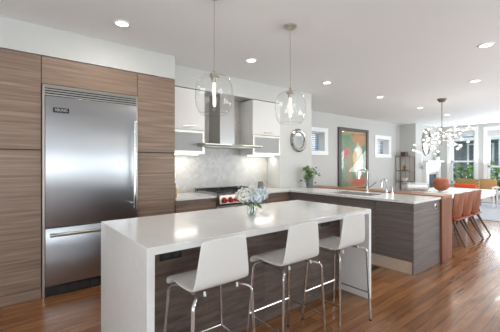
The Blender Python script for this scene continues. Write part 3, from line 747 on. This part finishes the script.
# ------------------------------------------------------------------ bar stools
def stool(label):
    r = thing('bar_stool', label, 'bar stool', (0, 0, 0), 'white bar stools at the island')
    prof = [(0.188, 0.612), (0.193, 0.632), (0.182, 0.650), (0.155, 0.658), (0.08, 0.655), (0.0, 0.651), (-0.08, 0.652), (-0.125, 0.658), (-0.152, 0.672), (-0.168, 0.695), (-0.176, 0.74), (-0.184, 0.82), (-0.190, 0.90), (-0.192, 0.935), (-0.193, 0.946)]
    hw = [0.180, 0.184, 0.186, 0.188, 0.19, 0.192, 0.192, 0.19, 0.189, 0.187, 0.181, 0.169, 0.157, 0.152, 0.144]
    b = bmesh.new(); nx = 10; th = 0.013
    rows = []
    for i, ((y, z), w) in enumerate(zip(prof, hw)):
        row = []
        for k in range(nx+1):
            u = -1+2*k/nx
            dz = 0; dy = 0
            if i >= 9: dy = 0.018*(u*u-0.3)*(i-8)/5      # back curves around the sitter
            elif 3 <= i <= 7: dz = 0.008*u*u
            if i == len(prof)-1: dz = -0.008*(abs(u) > 0.9)
            row.append(b.verts.new((u*w, y+dy, z+dz)))
        rows.append(row)
    for A, B in zip(rows, rows[1:]):
        for k in range(nx): b.faces.new((A[k], A[k+1], B[k+1], B[k]))
    bmesh.ops.recalc_face_normals(b, faces=b.faces)
    bmesh.ops.solidify(b, geom=list(b.faces), thickness=th)
    mb = MB(); mb.b.free(); mb.b = b
    o = obj('seat_shell', mb, 'seat', r)
    md = o.modifiers.new('Subdivision', 'SUBSURF'); md.levels = 1; md.render_levels = 2
    RT = 0.0098
    def bez(p):   # smooth a polyline's corners
        out = [Vector(p[0])]
        for i in range(1, len(p)-1):
            a_, b_, c_ = Vector(p[i-1]), Vector(p[i]), Vector(p[i+1])
            d_ = min((a_-b_).length, (c_-b_).length, 0.09)*0.5
            s0, s1 = b_+(a_-b_).normalized()*d_, b_+(c_-b_).normalized()*d_
            for t in (0, .25, .5, .75, 1): out.append(s0*(1-t)**2+b_*2*t*(1-t)+s1*t*t)
        out.append(Vector(p[-1])); return out
    FT, RR = (0.222, 0.19), (0.222, -0.192)
    TF, TR = (0.188, 0.150, 0.615), (0.196, -0.172, 0.640)
    for sx in (-1, 1):
        m_ = (sx*0.145, 0.0, 0.634)
        for q in ([(sx*FT[0], FT[1], 0), (sx*TF[0], TF[1], TF[2]), (sx*0.15, 0.10, 0.635), m_], [(sx*RR[0], RR[1], 0), (sx*TR[0], TR[1], TR[2]-0.02), (sx*0.145, -0.125, 0.634), m_]):
            l_ = obj('leg', MB().tube(bez(q), RT, 10), 'satin', r)
            obj('foot_cap', MB().cyl((q[0][0], q[0][1], 0.0), (q[0][0], q[0][1], 0.012), RT+0.002, 10), 'black', l_)
    def at(side, front, z):
        f_, t0 = (FT, TF) if front else (RR, TR)
        t_ = z/(t0[2] if front else t0[2]-0.02)
        return (side*(f_[0]+(t0[0]-f_[0])*t_), f_[1]+(t0[1]-f_[1])*t_, z)
    obj('footrest', MB().tube([at(-1, 1, 0.245), at(1, 1, 0.245)], 0.008, 8), 'satin', r)
    for s_ in (-1, 1): obj('side_rail', MB().tube([at(s_, 1, 0.24), at(s_, 0, 0.24)], 0.006, 8), 'satin', r)
    for yy in (0.07, -0.02): obj('seat_brace', MB().tube([(-0.146, yy, 0.634), (0.146, yy, 0.634)], 0.008, 8), 'satin', r)
    for xx in (-0.11, 0.11): obj('seat_mount', MB().cyl((xx, -0.145, 0.632), (xx, -0.14, 0.655), 0.007, 10), 'seat', r)
    return r
st = stool('white moulded bar stool nearest the camera, at the left end of the island')
st.location = (0.975, 1.61, 0)
dup(st, (1.64, 1.61, 0), 'middle one of the white moulded bar stools, in front of the flower jar')
dup(st, (2.262, 1.61, 0), 'white moulded bar stool at the far end, against the right waterfall end')

# ------------------------------------------------------------------ pendants
def pendant(label):
    r = thing('pendant_light', label, 'pendant light', (0, 0, 2.75), 'clear glass pendants over the island')
    obj('canopy', MB().lathe([(0, -0.03), (0.045, -0.03), (0.062, -0.018), (0.065, 0.0), (0, 0.0)], (0, 0, 2.75), 28), 'nickel', r)
    obj('cord', MB().cyl((0, 0, 2.12), (0, 0, 2.722), 0.0022, 8), 'nickel', r)
    obj('socket', MB().lathe([(0, 2.125), (0.012, 2.125), (0.014, 2.10), (0.036, 2.092), (0.038, 2.062), (0.024, 2.06), (0.022, 2.03), (0, 2.03)], (0, 0, 0), 24), 'nickel', r)
    prof = [(0.035, 2.086), (0.065, 2.083), (0.10, 2.070), (0.128, 2.045), (0.146, 2.005), (0.155, 1.955), (0.156, 1.91), (0.152, 1.86), (0.142, 1.815), (0.128, 1.785), (0.115, 1.770), (0.108, 1.765)]
    obj('glass_globe', MB().lathe(prof, (0, 0, 0), 56), 'globe', r)
    obj('globe_rim', MB().tube([(0.108*math.cos(2*PI*k/40), 0.108*math.sin(2*PI*k/40), 1.765) for k in range(40)], 0.003, 6, closed=True), 'jar', r)
    bl = obj('bulb', MB().lathe([(0.012, 2.03), (0.019, 2.01), (0.020, 1.83), (0.014, 1.815), (0, 1.812)], (0, 0, 0), 20), 'pane', r)
    fl = MB()
    for k in range(4):
        a = k*PI/2+0.4
        fl.tube([(0.009*math.cos(a), 0.009*math.sin(a), 1.835), (0.009*math.cos(a), 0.009*math.sin(a), 2.02)], 0.0028, 6)
    obj('filament', fl, 'bulb', bl)
    return r
pd = pendant('clear glass globe pendant over the near half of the island')
pd.location = (1.357, 2.15, 2.75)
pd2 = dup(pd, (2.27, 2.165, 2.75), 'clear glass globe pendant over the far half of the island')
for o in kids(pd)+kids(pd2): pass
for x, y in ((1.357, 2.15), (2.27, 2.165)):
    l = bpy.data.lights.new('pendant_bulb_light', 'POINT'); l.energy = 4; l.color = (1, 0.82, 0.6); l.shadow_soft_size = 0.01
    o = bpy.data.objects.new('pendant_bulb_light', l); COL.objects.link(o); o.location = (x, y, 1.93)

# ------------------------------------------------------------------ recessed lights
def downlight(label):
    r = thing('recessed_light', label, 'ceiling light', (0, 0, H), 'recessed lights in the ceiling')
    obj('trim_ring', MB().lathe([(0.058, H-0.0005), (0.058, H-0.010), (0.078, H-0.008), (0.084, H-0.0005)], (0, 0, 0), 32), 'trim', r)
    obj('lens', MB().lathe([(0, H-0.006), (0.0575, H-0.006), (0.0575, H-0.0008), (0, H-0.0008)], (0, 0, 0), 32), 'lamp', r)
    return r
spots = [((0.926, 3.167), 'recessed ceiling light in front of the refrigerator'), ((2.608, 3.211), 'recessed ceiling light between the two glass pendants, in front of the hood'),
         ((4.346, 3.28), 'recessed ceiling light just right of the far pendant, near the round mirror'), ((6.148, 3.295), 'recessed ceiling light in front of the tall poster'),
         ((8.117, 3.307), 'recessed ceiling light just left of the chandelier canopy'), ((9.903, 3.305), 'recessed ceiling light beyond the chandelier canopy, towards the fireplace'),
         ((11.586, 2.508), 'small recessed ceiling light at the right edge, by the front windows'), ((4.418, 1.069), 'largest recessed ceiling light, at the upper right over the peninsula end'),
         ((6.202, 1.651), 'recessed ceiling light at the right, below the largest one')]
dl = None
for (x, y), lab in spots:
    if dl is None: dl = downlight(lab); dl.location = (x, y, H); src = dl
    else: dup(src, (x, y, H), lab)
    l = bpy.data.lights.new('downlight_beam', 'AREA'); l.shape = 'DISK'; l.size = 0.11; l.energy = LAMP_POWER; l.color = LAMP_COL
    o = bpy.data.objects.new('downlight_beam', l); COL.objects.link(o); o.location = (x, y, H-0.012)

# ------------------------------------------------------------------ on the island and worktops
jx, jy = 1.70, 2.085
r = thing('glass_jar', 'small clear glass jar holding the hydrangeas on the island', 'jar', (jx, jy, IZ))
obj('glass', MB().lathe([(0, 0.002), (0.034, 0.002), (0.042, 0.012), (0.044, 0.07), (0.038, 0.088), (0.040, 0.105), (0.043, 0.110)], (jx, jy, IZ), 28), 'jar', r)
obj('water', MB().lathe([(0, 0.006), (0.036, 0.006), (0.039, 0.014), (0.040, 0.06), (0, 0.06)], (jx, jy, IZ), 24), 'jar', r)
def hydrangea(c, rad, m, label, seed, foot):
    rng = random.Random(seed); c = Vector(c); f = Vector(foot)
    r = thing('hydrangea', label, 'flower', foot)
    mb = MB(); n = int(125*(rad/0.07)**2)
    for k in range(n):
        z = 1-1.75*(k+0.5)/n; a = k*2.39996
        d = Vector((math.sqrt(1-z*z)*math.cos(a), math.sqrt(1-z*z)*math.sin(a), z*0.85))
        d = (d+Vector((rng.gauss(0, .08), rng.gauss(0, .08), rng.gauss(0, .08))))
        p = c+d*rad*rng.uniform(0.86, 1.10); nrm = d.normalized()
        u = nrm.orthogonal().normalized(); u.rotate(Matrix.Rotation(rng.random()*6.28, 3, nrm)); v = nrm.cross(u); s_ = 0.0135*rng.uniform(0.8, 1.2)
        for q in range(4):
            e1 = (u*math.cos(q*PI/2)+v*math.sin(q*PI/2)); e2 = nrm.cross(e1)
            mb.poly([p, p+(e1*0.6+e2*0.42)*s_+nrm*0.001, p+e1*s_*1.1-nrm*0.002, p+(e1*0.6-e2*0.42)*s_+nrm*0.001])
    core = MB()
    obj('bloom', mb, m, r, False)
    obj('bloom_core', MB().ball(c, rad*0.80, 16, 10, (1, 1, 0.86)), 'petal_gap_shade', r)
    mid = Vector((jx+(c.x-jx)*0.25, jy+(c.y-jy)*0.25, IZ+0.11))
    obj('stem', MB().tube([f, mid, c-Vector((0, 0, rad*0.5))], 0.004, 8), 'stem', r)
    for k in range(2):
        a = rng.random()*6.28
        b0 = c-Vector((0, 0, rad*0.9)); d = Vector((math.cos(a), math.sin(a), -0.25)); sd = Vector((-math.sin(a), math.cos(a), 0))
        if (b0+d*0.07).z < IZ+0.07: b0.z = IZ+0.095
        lf = MB()
        P = lambda t, w: b0+d*t+sd*w-Vector((0, 0, t*t*2.0))
        for (t0, w0), (t1, w1) in zip([(0, .004), (.02, .017), (.045, .019), (.065, .011)], [(.02, .017), (.045, .019), (.065, .011), (.082, .001)]):
            lf.poly([P(t0, -w0), P(t0, w0), P(t1, w1), P(t1, -w1)])
        obj('leaf', lf, 'leaf', r, True)
    return r
# right vector of the picture on the island: (0.778,-0.628)
def near(dr, df, dz): return (jx+0.778*dr+0.628*df, jy-0.628*dr+0.778*df, IZ+dz)
hydrangea(near(-0.062, 0.0, 0.180), 0.076, 'petal_w', 'large white hydrangea at the left of the glass jar', 3, near(-0.01, 0.0, 0.008))
hydrangea(near(0.0, 0.06, 0.205), 0.060, 'petal_w', 'white hydrangea at the back of the jar, between white and blue blooms', 4, near(0.0, 0.012, 0.008))
hydrangea(near(0.048, -0.03, 0.168), 0.063, 'petal_b', 'pale blue hydrangea at the front right of the glass jar', 5, near(0.01, -0.008, 0.008))
hydrangea(near(0.088, 0.03, 0.190), 0.061, 'petal_b', 'pale blue hydrangea at the far right of the glass jar', 6, near(0.014, 0.006, 0.008))

px, py = 4.555, 3.84
r = thing('potted_plant', 'leafy green plant in a grey pot on the worktop by the pier wall', 'plant', (px, py, CZ))
obj('pot', MB().lathe([(0, 0), (0.055, 0), (0.066, 0.02), (0.074, 0.19), (0.070, 0.195), (0.066, 0.19), (0.062, 0.165), (0, 0.165)], (px, py, CZ), 28), 'pot', r)
obj('soil', MB().lathe([(0, 0.172), (0.062, 0.166), (0, 0.1665)], (px, py, CZ), 20), 'soil', r)
rng = random.Random(11); lf = MB(); sm = MB()
for k in range(46):
    a = rng.random()*6.28; ln = rng.uniform(0.10, 0.20); up = rng.uniform(0.05, 0.22)
    if math.sin(a) > 0.3: ln *= 0.55
    b0 = Vector((px, py, CZ+0.165)); tip = b0+Vector((math.cos(a)*ln, math.sin(a)*ln, up-0.02 if k % 4 else -0.05))
    mid = b0+Vector((math.cos(a)*ln*0.5, math.sin(a)*ln*0.5, up+0.03))
    sm.tube([b0, mid, tip], 0.0018, 5)
    for q in range(4):
        t = 0.45+0.18*q
        p = mid.lerp(tip, (t-0.45)/0.55)
        n_ = Vector((rng.gauss(0, .5), rng.gauss(0, .5), 1)).normalized(); u = n_.orthogonal().normalized(); u.rotate(Matrix.Rotation(rng.random()*6.28, 3, n_)); v = n_.cross(u)
        s_ = rng.uniform(0.038, 0.06)
        lf.poly([p, p+u*s_*0.5+v*s_*0.42, p+u*s_*1.2, p+u*s_*0.5-v*s_*0.42])
obj('stems', sm, 'stem', r); obj('leaves', lf, 'leaf', r, False)

solo('canister', MB().lathe([(0, 0), (0.048, 0), (0.05, 0.004), (0.05, 0.115), (0.046, 0.12), (0.046, 0.135), (0, 0.137)], (3.62, 4.18, CZ), 28), 'pot', 'small dark grey canister on the worktop under the right wall cabinet', 'canister', (3.62, 4.18, CZ))
r = thing('oil_bottle', 'slim amber bottle on the worktop against the tall pantry', 'bottle', (1.80, 3.86, CZ))
obj('glass', MB().lathe([(0, 0), (0.024, 0), (0.026, 0.01), (0.026, 0.11), (0.010, 0.14), (0.010, 0.17)], (1.815, 3.86, CZ), 20), 'amber', r)
obj('cap', MB().cyl((1.815, 3.86, CZ+0.17), (1.815, 3.86, CZ+0.19), 0.012, 14), 'black', r)
for x, lab in ((2.0, 'white outlet plate on the marble backsplash left of the range'),):
    r = thing('wall_outlet', lab, 'outlet', (x, YB-0.013, 1.18))
    obj('plate', MB().box(x-0.06, x+0.06, YB-0.019, YB-0.0125, 1.14, 1.22, 0.003), 'white', r)
    obj('socket', MB().box(x-0.04, x-0.01, YB-0.021, YB-0.0185, 1.155, 1.205), 'trim', r, False)
    obj('socket', MB().box(x+0.01, x+0.04, YB-0.021, YB-0.0185, 1.155, 1.205), 'trim', r, False)

# round mirror on the pier
mxx, mz = 4.443, 1.80
r = thing('round_mirror', 'round mirror in a mottled silver mosaic frame on the pier wall', 'mirror', (mxx, YU, mz))
def disc_y(rp, seg=48, c=(0, 0, 0)):
    """lathe about the y axis: rp = [(radius, y)]"""
    mb = MB().lathe([(a, b) for a, b in rp], (0, 0, 0), seg)
    for v in mb.b.verts: v.co = Vector((c[0]+v.co.x, c[1]+v.co.z, c[2]+v.co.y))
    return mb
obj('frame', disc_y([(0.145, -0.020), (0.155, -0.040), (0.20, -0.045), (0.222, -0.03), (0.226, -0.001), (0.145, -0.001), (0.145, -0.020)], 48, (mxx, YU, mz)), 'mosaic', r)
obj('glass', disc_y([(0, -0.014), (0.1445, -0.014), (0.1445, -0.002), (0, -0.002)], 48, (mxx, YU, mz)), 'mirror', r)

# poster on the dining wall
AX0, AX1, AZ0, AZ1 = 7.44, 9.02, 0.50, 2.40
r = thing('framed_poster', 'very tall colourful abstract poster in a dark frame on the dining wall', 'poster', ((AX0+AX1)/2, YD, AZ0))
w = 0.13; y1 = YD-0.002; y0 = YD-0.045
f = MB().box(AX0, AX1, y0, y1, AZ0, AZ0+w).box(AX0, AX1, y0, y1, AZ1-w*0.7, AZ1).box(AX0, AX0+w, y0, y1, AZ0+w, AZ1-w*0.7).box(AX1-w, AX1, y0, y1, AZ0+w, AZ1-w*0.7)
obj('frame', f, 'posterframe', r, False)
obj('mount', MB().box(AX0+w, AX1-w, YD-0.02, y1, AZ0+w, AZ1-w*0.7), 'tan', r, False)
pr = MB().box(AX0+w+0.05, AX1-w-0.05, YD-0.024, YD-0.0205, AZ0+w+0.05, AZ1-w*0.7-0.05)
obj('print', pr, 'art', r, False)
obj('glazing', MB().box(AX0+w, AX1-w, YD-0.034, YD-0.032, AZ0+w, AZ1-w*0.7), 'artglass', r, False)

# ------------------------------------------------------------------ dining area
TX0, TX1, TY0, TY1, TZ = 5.95, 8.85, 1.95, 3.15, 0.75
r = thing('dining_table', 'long white dining table behind the walnut bar', 'table', (7.4, 2.55, 0))
obj('tabletop', MB().box(TX0, TX1, TY0, TY1, TZ-0.03, TZ, 0.004), 'white', r, False)
obj('apron', MB().box(TX0+0.01, TX1-0.01, TY0+0.01, TY1-0.01, TZ-0.13, TZ-0.031), 'white', r, False)
for x in (TX0+0.5, TX1-0.5): obj('leg', MB().box(x-0.05, x+0.05, 2.38, 2.78, 0, TZ-0.131, 0.01), 'white', r, False)
def dining_chair(label):
    r = thing('dining_chair', label, 'chair', (0, 0, 0), 'wooden dining chairs along the white table')
    b = bmesh.new(); rows = []
    prof = [(-0.17, 0.44, 0.19), (-0.20, 0.50, 0.205), (-0.212, 0.60, 0.22), (-0.224, 0.72, 0.22), (-0.236, 0.83, 0.215), (-0.24, 0.86, 0.19)]
    for y, z, w in prof:
        rows.append([b.verts.new((u*w, y+0.06*u*u, z)) for u in [-1+2*k/10 for k in range(11)]])
    for A, B in zip(rows, rows[1:]):
        for k in range(10): b.faces.new((A[k], A[k+1], B[k+1], B[k]))
    bmesh.ops.recalc_face_normals(b, faces=b.faces); bmesh.ops.solidify(b, geom=list(b.faces), thickness=0.016)
    mb = MB(); mb.b.free(); mb.b = b
    obj('backrest', mb, 'chairwood', r)
    obj('seat', MB().box(-0.21, 0.21, -0.20, 0.22, 0.405, 0.43, 0.01), 'chairwood', r)
    obj('seat_pad', MB().box(-0.19, 0.19, -0.16, 0.20, 0.4305, 0.465, 0.012), 'redpad', r, label='red seat pad')
    for sx in (-1, 1):
        for sy, yf_ in ((-1, -0.33), (1, 0.27)):
            obj('leg', MB().tube([(sx*0.16, sy*0.13, 0.405), (sx*0.225, yf_, 0.0)], [0.024, 0.013], 10), 'legwood', r)
    return r
ch = dining_chair('wooden dining chair nearest the walnut bar, back to the kitchen')
ch.location = (6.02, 2.0, 0)
dup(ch, (6.495, 2.0, 0), 'middle one of the three wooden dining chairs in a row at the white table')
dup(ch, (6.97, 2.0, 0), 'wooden dining chair farthest right of the three at the white table')
vx, vy = 7.25, 2.53
r = thing('round_vase', 'round orange-brown ribbed vase on the white dining table', 'vase', (vx, vy, TZ))
obj('vessel', MB().lathe([(0, 0.03), (0.05, 0.03), (0.11, 0.06), (0.150, 0.11), (0.163, 0.17), (0.150, 0.235), (0.115, 0.28), (0.07, 0.302), (0.055, 0.296), (0, 0.28)], (vx, vy, TZ), 32), 'vase', r)
obj('foot', MB().lathe([(0, 0), (0.055, 0), (0.05, 0.031), (0, 0.031)], (vx, vy, TZ), 24), 'white', r)
cx_, cy_ = 6.95, 2.93
r = thing('glass_dome_dish', 'long clear glass lidded dish with brown contents on the far side of the white table', 'dish', (cx_, cy_, TZ))
ang = -0.68
def rot2(mb):
    bmesh.ops.rotate(mb.b, verts=mb.b.verts, cent=Vector((cx_, cy_, TZ)), matrix=Matrix.Rotation(ang, 3, 'Z')); return mb
obj('tray', rot2(MB().box(cx_-0.27, cx_+0.27, cy_-0.12, cy_+0.12, TZ, TZ+0.015, 0.004)), 'nickel', r)
obj('lid', rot2(MB().box(cx_-0.255, cx_+0.255, cy_-0.11, cy_+0.11, TZ+0.0155, TZ+0.195, 0.05, 4)), 'cloudy', r)
for k in range(3): obj('contents', rot2(MB().ball((cx_-0.15+k*0.15, cy_, TZ+0.055), 0.065, 14, 10, (1, 1.1, 0.6))), 'bread', r)

# chandelier
hx, hy = 7.38, 2.56
r = thing('chandelier', 'chrome branching chandelier of many small glass globes over the dining table', 'chandelier', (hx, hy, H))
obj('canopy', MB().lathe([(0, H-0.07), (0.05, H-0.07), (0.085, H-0.03), (0.09, H-0.0005), (0, H-0.0005)], (hx, hy, 0), 28), 'bronze', r)
obj('rod', MB().cyl((hx, hy, 1.75), (hx, hy, H-0.06), 0.007, 10), 'bronze', r)
rng = random.Random(5)
globes = []
for k in range(12):
    a = k*2*PI/12+rng.uniform(-.15, .15); z0_ = rng.choice((1.78, 1.86, 1.95, 2.03))
    L = rng.uniform(0.28, 0.60); up = rng.uniform(-0.32, 0.20)
    e = Vector((hx+L*math.cos(a), hy+L*math.sin(a), z0_+up))
    s0 = Vector((hx, hy, z0_)); m_ = s0.lerp(e, 0.5)+Vector((0, 0, 0.04))
    bm_ = MB().tube([s0, m_, e], 0.005, 6)
    ends = [e]
    for q in range(4):
        s1 = m_.lerp(e, 0.25*q); d = Vector((rng.gauss(0, 1), rng.gauss(0, 1), rng.gauss(0, 0.9))).normalized()*rng.uniform(0.10, 0.2)
        bm_.tube([s1, s1+d], 0.0035, 5); ends.append(s1+d)
    br_ = obj('branch', bm_, 'chrome', r)
    globes.append((br_, ends))
for br_, ends in globes:
    for e in ends:
        g_ = obj('glass_globe', MB().ball(e, 0.042, 14, 9), 'bead', br_)
        ORG.pop(g_.name, None)
    for e in ends:
        obj('bulb', MB().ball(e, 0.022, 8, 6), 'globe_glow', br_)
l = bpy.data.lights.new('chandelier_light', 'POINT'); l.energy = 14; l.color = (1, 0.9, 0.76); l.shadow_soft_size = 0.3
o = bpy.data.objects.new('chandelier_light', l); COL.objects.link(o); o.location = (hx, hy, 1.6)

# fireplace on the long wall
MX0, MX1 = 11.66, 13.1
r = thing('fireplace', 'white mantelpiece with dark firebox on the far chimney wall', 'fireplace', ((MX0+MX1)/2, YF, 0))
obj('mantel_shelf', MB().box(MX0-0.03, MX1, YF-0.24, YF-0.001, 1.40, 1.46, 0.006), 'trim', r, False)
obj('frieze', MB().box(MX0+0.06, MX1-0.04, YF-0.14, YF-0.001, 1.05, 1.399), 'trim', r, False)
for x in (MX0+0.06, MX1-0.28): obj('pilaster', MB().box(x, x+0.24, YF-0.14, YF-0.001, 0, 1.049), 'trim', r, False)
obj('firebox', MB().box(MX0+0.30, MX1-0.28, YF-0.06, YF-0.001, 0.0, 1.049), 'trim', r, False)
obj('fire_screen', MB().box(MX0+0.34, MX1-0.32, YF-0.075, YF-0.061, 0.15, 0.96), 'firebox', r, False, label='dark glossy firebox glass')
ox, oz = 12.05, 2.12
r = thing('oval_mirror', 'tall oval mirror in a pale frame on the chimney wall above the mantel', 'mirror', (ox, YF, oz))
def oval(rp, sx, sz):
    mb = disc_y(rp, 40)
    for v in mb.b.verts: v.co = Vector((ox+v.co.x*sx, YF+v.co.y, oz+v.co.z*sz))
    return mb
obj('frame', oval([(0.84, -0.012), (0.87, -0.04), (0.97, -0.04), (1, -0.012), (1, -0.001), (0.84, -0.001), (0.84, -0.012)], 0.38, 0.50), 'mosaic', r)
obj('glass', oval([(0, -0.010), (0.838, -0.010), (0.838, -0.002), (0, -0.002)], 0.38, 0.50), 'mirror', r)
r = thing('wall_sconce', 'chrome cluster wall lamp left of the mantel', 'wall lamp', (11.45, YF, 1.33))
obj('back_plate', disc_y([(0, -0.015), (0.05, -0.015), (0.05, -0.001), (0, -0.001)], 20, (11.45, YF, 1.36)), 'chrome', r)
obj('stem', MB().tube([(11.45, YF-0.01, 1.36), (11.45, YF-0.10, 1.36), (11.45, YF-0.10, 1.72)], 0.006, 8), 'chrome', r)
for q, (dx, dz) in enumerate(((-0.11, -0.09), (0.0, -0.12), (0.11, -0.09), (0, 0.0))): obj('globe', MB().ball((11.45+dx, YF-0.10, 1.32+dz), 0.058, 14, 10), 'bead', r)
arm = MB()
for dx, dz in ((-0.11, -0.09), (0.0, -0.12), (0.11, -0.09)): arm.tube([(11.45, YF-0.10, 1.36), (11.45+dx, YF-0.10, 1.32+dz)], 0.005, 6)
obj('arms', arm, 'chrome', r)
r = thing('mantel_plant', 'small potted plant on the white mantel shelf', 'plant', (12.75, YF-0.12, 1.46))
obj('pot', MB().lathe([(0, 0), (0.07, 0), (0.085, 0.14), (0.075, 0.14), (0, 0.12)], (12.75, YF-0.12, 1.46), 20), 'white', r)
rng = random.Random(3); lf = MB()
for k in range(50):
    p = Vector((12.75+rng.gauss(0, .07), YF-0.13+rng.gauss(0, .03), 1.62+rng.uniform(0, .14))); u = Vector((rng.gauss(0, 1), rng.gauss(0, 1), rng.gauss(0, 1))).normalized(); v = u.orthogonal().normalized()
    lf.poly([p, p+u*0.03+v*0.02, p+u*0.07, p+u*0.03-v*0.02])
obj('leaves', lf, 'leaf', r, False)

# etagere by the wall corner
r = thing('etagere', 'thin dark metal shelf rack standing in the dining corner', 'shelf', (10.95, 4.95, 0))
ex0, ex1, ey0, ey1 = 10.80, 11.15, 4.72, 5.20
fr = MB()
for x in (ex0, ex1):
    for y in (ey0, ey1): fr.box(x-0.009, x+0.009, y-0.009, y+0.009, 0, 1.62)
for y in (4.88, 5.04): fr.box(ex0-0.006, ex0+0.006, y-0.006, y+0.006, 0.72, 1.62)
for x in (ex0, ex1):
    for z in (0.12, 0.72, 1.10, 1.61): fr.box(x-0.010, x+0.010, ey0, ey1, z-0.009, z+0.009)
for y in (ey0, ey1):
    for z in (0.12, 0.72, 1.10, 1.61): fr.box(ex0, ex1, y-0.010, y+0.010, z-0.009, z+0.009)
obj('frame', fr, 'bronze', r, False)
for z in (0.12, 0.72, 1.10): obj('shelf_board', MB().box(ex0+0.011, ex1-0.011, ey0+0.011, ey1-0.011, z-0.006, z+0.008), 'pane', r, False)
obj('top_board', MB().box(ex0+0.011, ex1-0.011, ey0+0.011, ey1-0.011, 1.604, 1.618), 'pane', r, False)
solo('wooden_box', MB().box(10.88, 11.06, 4.90, 5.08, 1.6185, 1.76, 0.006), 'legwood', 'small brown box on top of the dark metal shelf rack', 'box', (10.97, 4.99, 1.6185))
solo('white_bowl', MB().lathe([(0, 0.0), (0.05, 0.0), (0.09, 0.05), (0.10, 0.12), (0.09, 0.12), (0, 0.05)], (10.93, 4.96, 0.7285), 24), 'white', 'white bowl on the middle of the dark metal shelf rack', 'bowl', (10.93, 4.96, 0.7285))
solo('brass_object', MB().lathe([(0, 0.0), (0.07, 0.0), (0.08, 0.03), (0.03, 0.06), (0.06, 0.13), (0.02, 0.19), (0, 0.19)], (10.93, 4.96, 1.1085), 20), 'brass', 'small brass ornament on the upper shelf of the dark metal rack', 'ornament', (10.93, 4.96, 1.1085))

# seating by the front windows
def armchair():
    x, y = 9.95, 2.9
    r = thing('armchair', 'orange armchair with an olive striped back beyond the white dining table', 'armchair', (x, y, 0.014))
    obj('frame', MB().box(x-0.30, x+0.30, y-0.32, y+0.32, 0.20, 0.32, 0.02), 'legwood', r)
    obj('seat_cushion', MB().box(x-0.30, x+0.24, y-0.28, y+0.28, 0.321, 0.48, 0.04, 3), 'orange', r)
    bk = MB().box(x+0.14, x+0.24, y-0.29, y+0.29, 0.46, 0.93, 0.04, 3)
    bmesh.ops.rotate(bk.b, verts=bk.b.verts, cent=Vector((x+0.19, y, 0.46)), matrix=Matrix.Rotation(0.16, 3, 'Y'))
    obj('backrest', bk, 'stripe', r, label='olive and orange patterned back')
    lc = MB().box(x+0.03, x+0.13, y-0.27, y+0.27, 0.481, 0.79, 0.045, 3)
    obj('lumbar_cushion', lc, 'orange', r)
    for sy in (-1, 1):
        obj('arm', MB().box(x-0.28, x+0.22, y+sy*0.32-0.03, y+sy*0.32+0.03, 0.321, 0.60, 0.02), 'legwood', r)
        for sx in (-1, 1): obj('leg', MB().cyl((x+sx*0.24, y+sy*0.26, 0.20), (x+sx*0.27, y+sy*0.29, 0.0145), 0.022, 10, 0.014), 'legwood', r)
armchair()
r = thing('side_chair', 'tan-backed white chair on the rug beside the white side table', 'chair', (11.9, 2.88, 0.012))
x, y = 11.9, 2.88
bk = MB().box(x+0.16, x+0.20, y-0.24, y+0.24, 0.46, 0.86, 0.018, 2)
obj('backrest', bk, 'tan', r)
obj('seat', MB().box(x-0.22, x+0.22, y-0.24, y+0.24, 0.41, 0.455, 0.015), 'white', r)
for sx in (-1, 1):
    for sy in (-1, 1): obj('leg', MB().cyl((x+sx*0.18, y+sy*0.20, 0.41), (x+sx*0.20, y+sy*0.22, 0.014), 0.018, 10, 0.013), 'legwood', r)
r = thing('side_table', 'small white side table on the rug at the right edge', 'table', (11.6, 2.35, 0.012))
obj('tabletop', MB().box(11.35, 11.85, 2.02, 2.62, 0.62, 0.65, 0.005), 'white', r, False)
for sx in (11.39, 11.81):
    for sy in (2.06, 2.58): obj('leg', MB().box(sx-0.018, sx+0.018, sy-0.018, sy+0.018, 0.012, 0.62), 'white', r, False)
solo('black_ornament', MB().lathe([(0, 0), (0.07, 0), (0.075, 0.02), (0.06, 0.2), (0.04, 0.22), (0, 0.22)], (11.6, 2.42, 0.65), 24), 'black', 'small black object standing on the white side table at the right edge', 'ornament', (11.6, 2.42, 0.65))
solo('area_rug', MB().box(9.0, 12.8, 0.6, 3.35, 0.0, 0.012, 0.004, 1), 'rug', 'pale grey area rug in front of the front windows', 'rug', (10.9, 2.0, 0), smooth=False)
